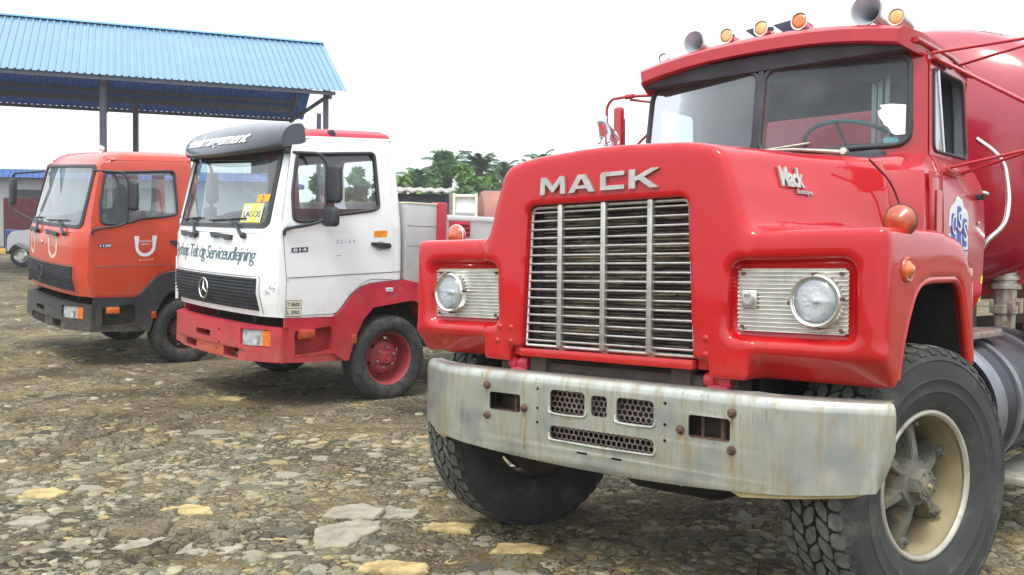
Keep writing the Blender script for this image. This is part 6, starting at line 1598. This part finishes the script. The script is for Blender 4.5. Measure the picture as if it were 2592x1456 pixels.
# ---- white truck
WR = truck_root('flatbed_truck', 'white', 'white cab-over truck with red bumper and black roof visor, in the middle')
sz = dict(glass='glass_cab', white=True, star=True, rim='red_rim', rear=-4.6)
wbody, wfw, wdw = make_cab(WR, 'white_paint', 'red_dull', 'trim_red', 'red_dull', 'seat_red', sz)
wdl = lambda a, b, d: shear(Vector((a, wside(b) + .006 - d, b)))
def wtext(name, s, y0, z0, w_, h, m, shr=.25, sp=1., off=0., slope=0.):
    return text(name, s, (0, y0, z0), (0, 1, slope), (0, 0, 1), w_, h, m, WR, .0008, shr, lambda p, dz: wfw(.0015 + dz)(p.y, p.z, 0), sp, off)
wtext('front_lettering', "Dyshøjs Telt og Serviceudlejning", -.90, 1.205, 1.73, .155, 'decal_script', .42, .82)
# black roof visor with white lettering
VT = [0, .1, .25, .45, .65, .82, 1]; VX = [-.045, -.045, -.07, -.125, -.195, -.27, -.37]; VZ = [2.150, 2.185, 2.24, 2.32, 2.38, 2.415, 2.432]
def vis(y, t):
    """t 0 = lower front lip, 1 = upper rear"""
    k = abs(y) / 1.0
    x = np.interp(t, VT, VX) - np.interp(t, [0, 1], [.17, .03]) * k ** 2.2
    z = np.interp(t, VT, VZ) + np.interp(t, [0, .4, 1], [.035, -.005, -.05]) * k * k
    return Vector((x, y * np.interp(t, [0, 1], [.985, .955]), z))
bm = bmesh.new(); TT = [0, .05, .15, .3, .45, .6, .75, .88, 1]; YY = np.linspace(-1.0, 1.0, 25); F_ = []; B_ = []
for t in TT:
    F_.append([bm.verts.new(shear(vis(y, t))) for y in YY]); B_.append([bm.verts.new(shear(vis(y, t)) + Vector((-.02, 0, -.018))) for y in YY])
for i in range(len(TT) - 1):
    for j in range(len(YY) - 1):
        bm.faces.new((F_[i][j], F_[i][j + 1], F_[i + 1][j + 1], F_[i + 1][j])); bm.faces.new((B_[i][j + 1], B_[i][j], B_[i + 1][j], B_[i + 1][j + 1]))
for j in range(len(YY) - 1):
    bm.faces.new((F_[0][j], B_[0][j], B_[0][j + 1], F_[0][j + 1])); bm.faces.new((F_[-1][j], F_[-1][j + 1], B_[-1][j + 1], B_[-1][j]))
vz = part('roof_visor', bm, 'black_gloss', WR, 60)
for s in (1, -1):      # side cheeks reaching back along the roof
    ck = []
    for t in TT:
        p = shear(vis(s * 1.0, t)); ck.append((p.x, p.z))
    pr = [(x, z) for x, z in ck] + [(-.425, 2.36), (-.430, 2.245), (-.40, 2.225), (-.30, 2.195)]
    pr = [(p[0], p[1]) for p in pr]
    yv = s * .965
    plate('visor_cheek', pr, 'black_gloss', vz, lambda a, b, d, s=s: Vector((a, s * (.985 - (b - 2.13) * .10 - d), b)), thick=.02)
def vwarp(p, dz):
    t = np.interp(p.z, VZ, VT); q = vis(p.y, t); return shear(q) + Vector((.004 + dz, 0, .003))
text('visor_lettering', 'Hotelarrangement', (0, -.84, 2.200), (0, 1, .0), (0, 0, 1), 1.42, .135, 'decal_white', vz, .001, .35, vwarp, .92, .018)
box('roof_hatch', -1.02, -.52, -.35, .35, 2.405, 2.43, 'red_dull', WR, .01)
lathe('roof_marker', [(0, .02), (.03, .016), (.04, 0), (.04, -.06)], frame((-.70, .93, 2.335), (0, 1, .1)), 'black_plastic', WR, 16)
# interior mirror
box('interior_mirror', -.33, -.31, .22, .52, 1.985, 2.09, 'trim_grey', WR, .01, M4=Matrix.Identity(4)); tube('mirror_stem', [(-.30, .37, 2.09), (-.30, .37, 2.17)], .02, 'trim_dark', WR)
# stickers in the windscreen
plate('orange_sticker', [(.675, 1.735), (.842, 1.740), (.847, 1.80), (.68, 1.797)], 'sticker_orange', WR, lambda a, b, d: wfw(.006)(a, b, 0), thick=0)
text('sticker_number', '2', (0, .735, 1.745), (0, 1, 0), (0, 0, 1), .035, .045, 'decal_dark', WR, .0004, .2, lambda p, dz: wfw(.0075 + dz)(p.y, p.z, 0))
ls = plate('city_sticker', rrect(.500, 1.565, .800, 1.722, .006), 'decal_cream', WR, lambda a, b, d: wfw(.007)(a, b, 0), thick=0)
plate('sticker_band', rrect(.630, 1.566, .730, 1.721, .002), 'sticker_yellow', ls, lambda a, b, d: wfw(.0078)(a, b, 0), thick=0)
plate('sticker_border', rrect(.500, 1.565, .800, 1.722, .006), 'sticker_yellow', ls, lambda a, b, d: wfw(.0074)(a, b, 0), [rrect(.512, 1.577, .788, 1.710, .004)], thick=0)
text('sticker_word', 'LAGOS', (0, .528, 1.612), (0, 1, 0), (0, 0, 1), .25, .048, 'decal_dark', ls, .0004, 0, lambda p, dz: wfw(.009 + dz)(p.y, p.z, 0), 1, .012)
# door writing
bd = plate('model_badge', rrect(-.430, 1.318, -.278, 1.358, .004), 'decal_dark', WR, lambda a, b, d: wdl(a, b, -.003 + d), thick=.003)
text('badge_number', '814', (-.292, 0, 1.325), (-1, 0, 0), (0, 0, 1), .125, .026, 'decal_white', bd, .001, 0, lambda p, dz: wdl(p.x, p.z, -.0035 - dz), 1.05, .03)
st = plate('orange_door_sticker', rrect(-1.212, 1.412, -1.072, 1.470, .004), 'sticker_orange', WR, lambda a, b, d: wdl(a, b, -.0015), thick=0)
for i, z in enumerate((1.455, 1.440, 1.424)): text('small_print', 'STOLEN FROM'[: 11 - 2 * i], (-1.082, 0, z - .004), (-1, 0, 0), (0, 0, 1), .11 - .02 * i, .009, 'orange_red', st, .0003, 0, lambda p, dz: wdl(p.x, p.z, -.0022 - dz))
text('pen_marks', '02164', (-.695, 0, 1.372), (-1, 0, 0), (0, 0, 1), .19, .034, 'pen', WR, .0005, .1, lambda p, dz: wdl(p.x, p.z, -.001 - dz), 1.3, -.012)
text('pen_dash', '-', (-.700, 0, 1.268), (-1, 0, 0), (0, 0, 1), .045, .006, 'pen', WR, .0005, 0, lambda p, dz: wdl(p.x, p.z, -.001 - dz))
pb_ = plate('payload_plate', rrect(-.388, .790, -.248, .928, .003), 'decal_dark', WR, lambda a, b, d: wdl(a, b, -.001), thick=0)
for z0 in (.795, .862): plate('plate_field', rrect(-.384, z0, -.252, z0 + .062, .002), 'decal_cream', pb_, lambda a, b, d: wdl(a, b, -.002), thick=0)
text('plate_text', 'T 8600', (-.258, 0, .876), (-1, 0, 0), (0, 0, 1), .112, .034, 'decal_dark', pb_, .0005, 0, lambda p, dz: wdl(p.x, p.z, -.003 - dz), 1, .02)
text('plate_text', 'L 3900', (-.258, 0, .809), (-1, 0, 0), (0, 0, 1), .112, .034, 'decal_dark', pb_, .0005, 0, lambda p, dz: wdl(p.x, p.z, -.003 - dz), 1, .02)
c_ = Vector((-.195, 1.0, .98)); c_ = Vector((base_x(.96) - bow(.93) + .004, .93, .95))
text('pen_note', '4554', tuple(c_), (0, .62, .62), (0, -.62, .62), .20, .050, 'pen', WR, .0004, 0, lambda p, dz: wfw(.003 + dz)(p.y, p.z, 0), 1.2, -.012)
text('pen_note', 'ok', (c_.x, 1.005, .975), (0, .55, .60), (0, -.6, .55), .075, .045, 'pen', WR, .0004, 0, lambda p, dz: wfw(.003 + dz)(p.y, p.z, 0), 1, -.012)
text('arch_sticker', '1993', (-1.20, 1.094, 1.0), (-1, 0, 0), (0, 0, 1), .05, .014, 'decal_dark', WR, .0005)
plate('arch_label', rrect(-1.265, .990, -1.190, 1.025, .003), 'decal_white', WR, lambda a, b, d: Vector((a, 1.0925, b + .002)), thick=0)
# load bed: front locker panels, red post, drop side with louvred vent
lk = box('locker', -1.762, -1.425, -1.05, 1.05, .98, 1.790, 'panel_alu', WR, .003)
for z in (1.582, 1.400): tube('locker_seam', [(-1.76, 1.0505, z), (-1.43, 1.0505, z)], .0022, 'seam_dark', lk, 5)
box('locker_rim', -1.765, -1.42, -1.055, 1.055, 1.780, 1.796, 'decal_cream', lk, .003)
box('red_post', -1.862, -1.766, .94, 1.075, .92, 1.808, 'red_dull', WR, .012); box('red_post', -1.862, -1.766, -1.075, -.94, .92, 1.808, 'red_dull', WR, .012)
box('side_rail', -6.0, -1.866, 1.02, 1.07, 1.655, 1.698, 'decal_white', WR, .004); box('side_rail', -6.0, -1.866, -1.07, -1.02, 1.655, 1.698, 'decal_white', WR, .004)
box('drop_side', -6.0, -1.866, 1.025, 1.055, 1.02, 1.652, 'panel_alu', WR, .002); box('drop_side', -6.0, -1.866, -1.055, -1.025, 1.02, 1.652, 'panel_alu', WR, .002)
bm = bmesh.new()
bx(bm, -2.150, -1.90, 1.055, 1.068, 1.50, 1.645, .004)
lv = part('vent_panel', bm, 'red_dull', WR)
for z in (1.525, 1.565, 1.605): box('louvre', -2.13, -1.94, 1.066, 1.088, z, z + .018, 'red_dull', lv, .006)
box('bed_floor', -6.0, -1.45, -1.02, 1.02, .92, 1.0, 'chassis', WR, .01)

# ---- orange-red truck
OR_ = truck_root('cab_truck', 'red', 'orange-red cab-over truck with black bumper and white horseshoe emblem, at the left')
sz = dict(glass='glass_red_cab', white=False, star=False, rim='dark_rim', rear=-4.9)
obody, ofw, odw = make_cab(OR_, 'orange_red', 'orange_red', 'trim_dark', 'black_plastic', 'seat_cloth', sz)
odl = wdl
def horseshoe(name, warp, a0, a1, z0, z1, par):
    cx_, hw = (a0 + a1) / 2, (a1 - a0) / 2; P = []; Q = []
    for k in range(15):
        t = R(180 + 180 * k / 14); P.append((cx_ + hw * math.cos(t), z0 + (z1 - z0) * .48 + (z1 - z0) * .48 * math.sin(t))); Q.append((cx_ + hw * .70 * math.cos(t), z0 + (z1 - z0) * .50 + (z1 - z0) * .34 * math.sin(t)))
    out_ = [(cx_ - hw * 1.12, z1), (cx_ - hw * 1.12, z1 - .02)] + P + [(cx_ + hw * 1.12, z1 - .02), (cx_ + hw * 1.12, z1), (cx_ + hw * .66, z1), (cx_ + hw * .66, z1 - .02)] + list(reversed(Q)) + [(cx_ - hw * .66, z1 - .02), (cx_ - hw * .66, z1)]
    return plate(name, out_, 'decal_white', par, warp, thick=.0008, cuts=[(0, v) for v in np.arange(-1, 1, .08)])
hs = horseshoe('horseshoe_emblem', lambda a, b, d: odl(a, b, -.002 + d), -.885, -.665, 1.200, 1.430, OR_)
text('emblem_text', 'FREDERIKS', (-.705, 0, 1.362), (-1, 0, 0), (0, 0, 1), .14, .022, 'decal_white', hs, .0005, 0, lambda p, dz: odl(p.x, p.z, -.001 - dz))
text('emblem_text', 'BJERG', (-.730, 0, 1.325), (-1, 0, 0), (0, 0, 1), .09, .020, 'decal_white', hs, .0005, 0, lambda p, dz: odl(p.x, p.z, -.001 - dz))
text('emblem_text', '98 38 00 09', (-.705, 0, 1.155), (-1, 0, 0), (0, 0, 1), .16, .020, 'decal_faded', hs, .0005, 0, lambda p, dz: odl(p.x, p.z, -.001 - dz))
for y0, y1 in ((.14, .42), (-.66, -.42)):
    h_ = horseshoe('horseshoe_emblem', lambda a, b, d: ofw(.002)(a, b, d), y0, y1, 1.165, 1.400, OR_); h_.data.materials[0] = M['decal_faded']
    text('emblem_text', 'FREDERIKS', (0, y0 + .07, 1.30), (0, 1, 0), (0, 0, 1), (y1 - y0) * .5, .018, 'decal_faded', h_, .0005, 0, lambda p, dz: ofw(.002 + dz)(p.y, p.z, 0))
bd = plate('model_badge', rrect(-.415, 1.318, -.278, 1.358, .004), 'decal_dark', OR_, lambda a, b, d: wdl(a, b, -.003 + d), thick=.003)
text('badge_number', '1120', (-.290, 0, 1.325), (-1, 0, 0), (0, 0, 1), .115, .026, 'decal_white', bd, .001, 0, lambda p, dz: wdl(p.x, p.z, -.0035 - dz), 1.05, .03)
lathe('roof_lamp', [(0, .05), (.022, .045), (.032, .03), (.034, .012), (.02, .0), (.02, -.03)], frame((-.36, .80, 2.37), (0, 0, 1)), 'lamp_glass', OR_, 20)
box('rear_body', -2.1, -1.55, -1.0, 1.0, .9, 1.25, 'chassis', OR_, .02)
box('plate_recess', -.04, -.012, -.30, .10, .405, .49, 'dark_under', OR_, .003)
# ================================================================== thin haze over the yard
bm = bmesh.new(); bx(bm, -640, 640, -70, 940, -1.6, 16.0)
hz = link('haze', frombm(bm, 'haze')); tag(hz, 'thin pale haze over the yard', kind='stuff')
hm = bpy.data.materials.new('haze'); hm.use_nodes = True; N = hm.node_tree.nodes; N.clear()
ho_ = N.new('ShaderNodeOutputMaterial'); pv = N.new('ShaderNodeVolumePrincipled'); pv.inputs['Color'].default_value = (.97, .99, 1, 1); pv.inputs['Density'].default_value = .0012
hm.node_tree.links.new(pv.outputs[0], ho_.inputs['Volume']); hz.data.materials.append(hm)
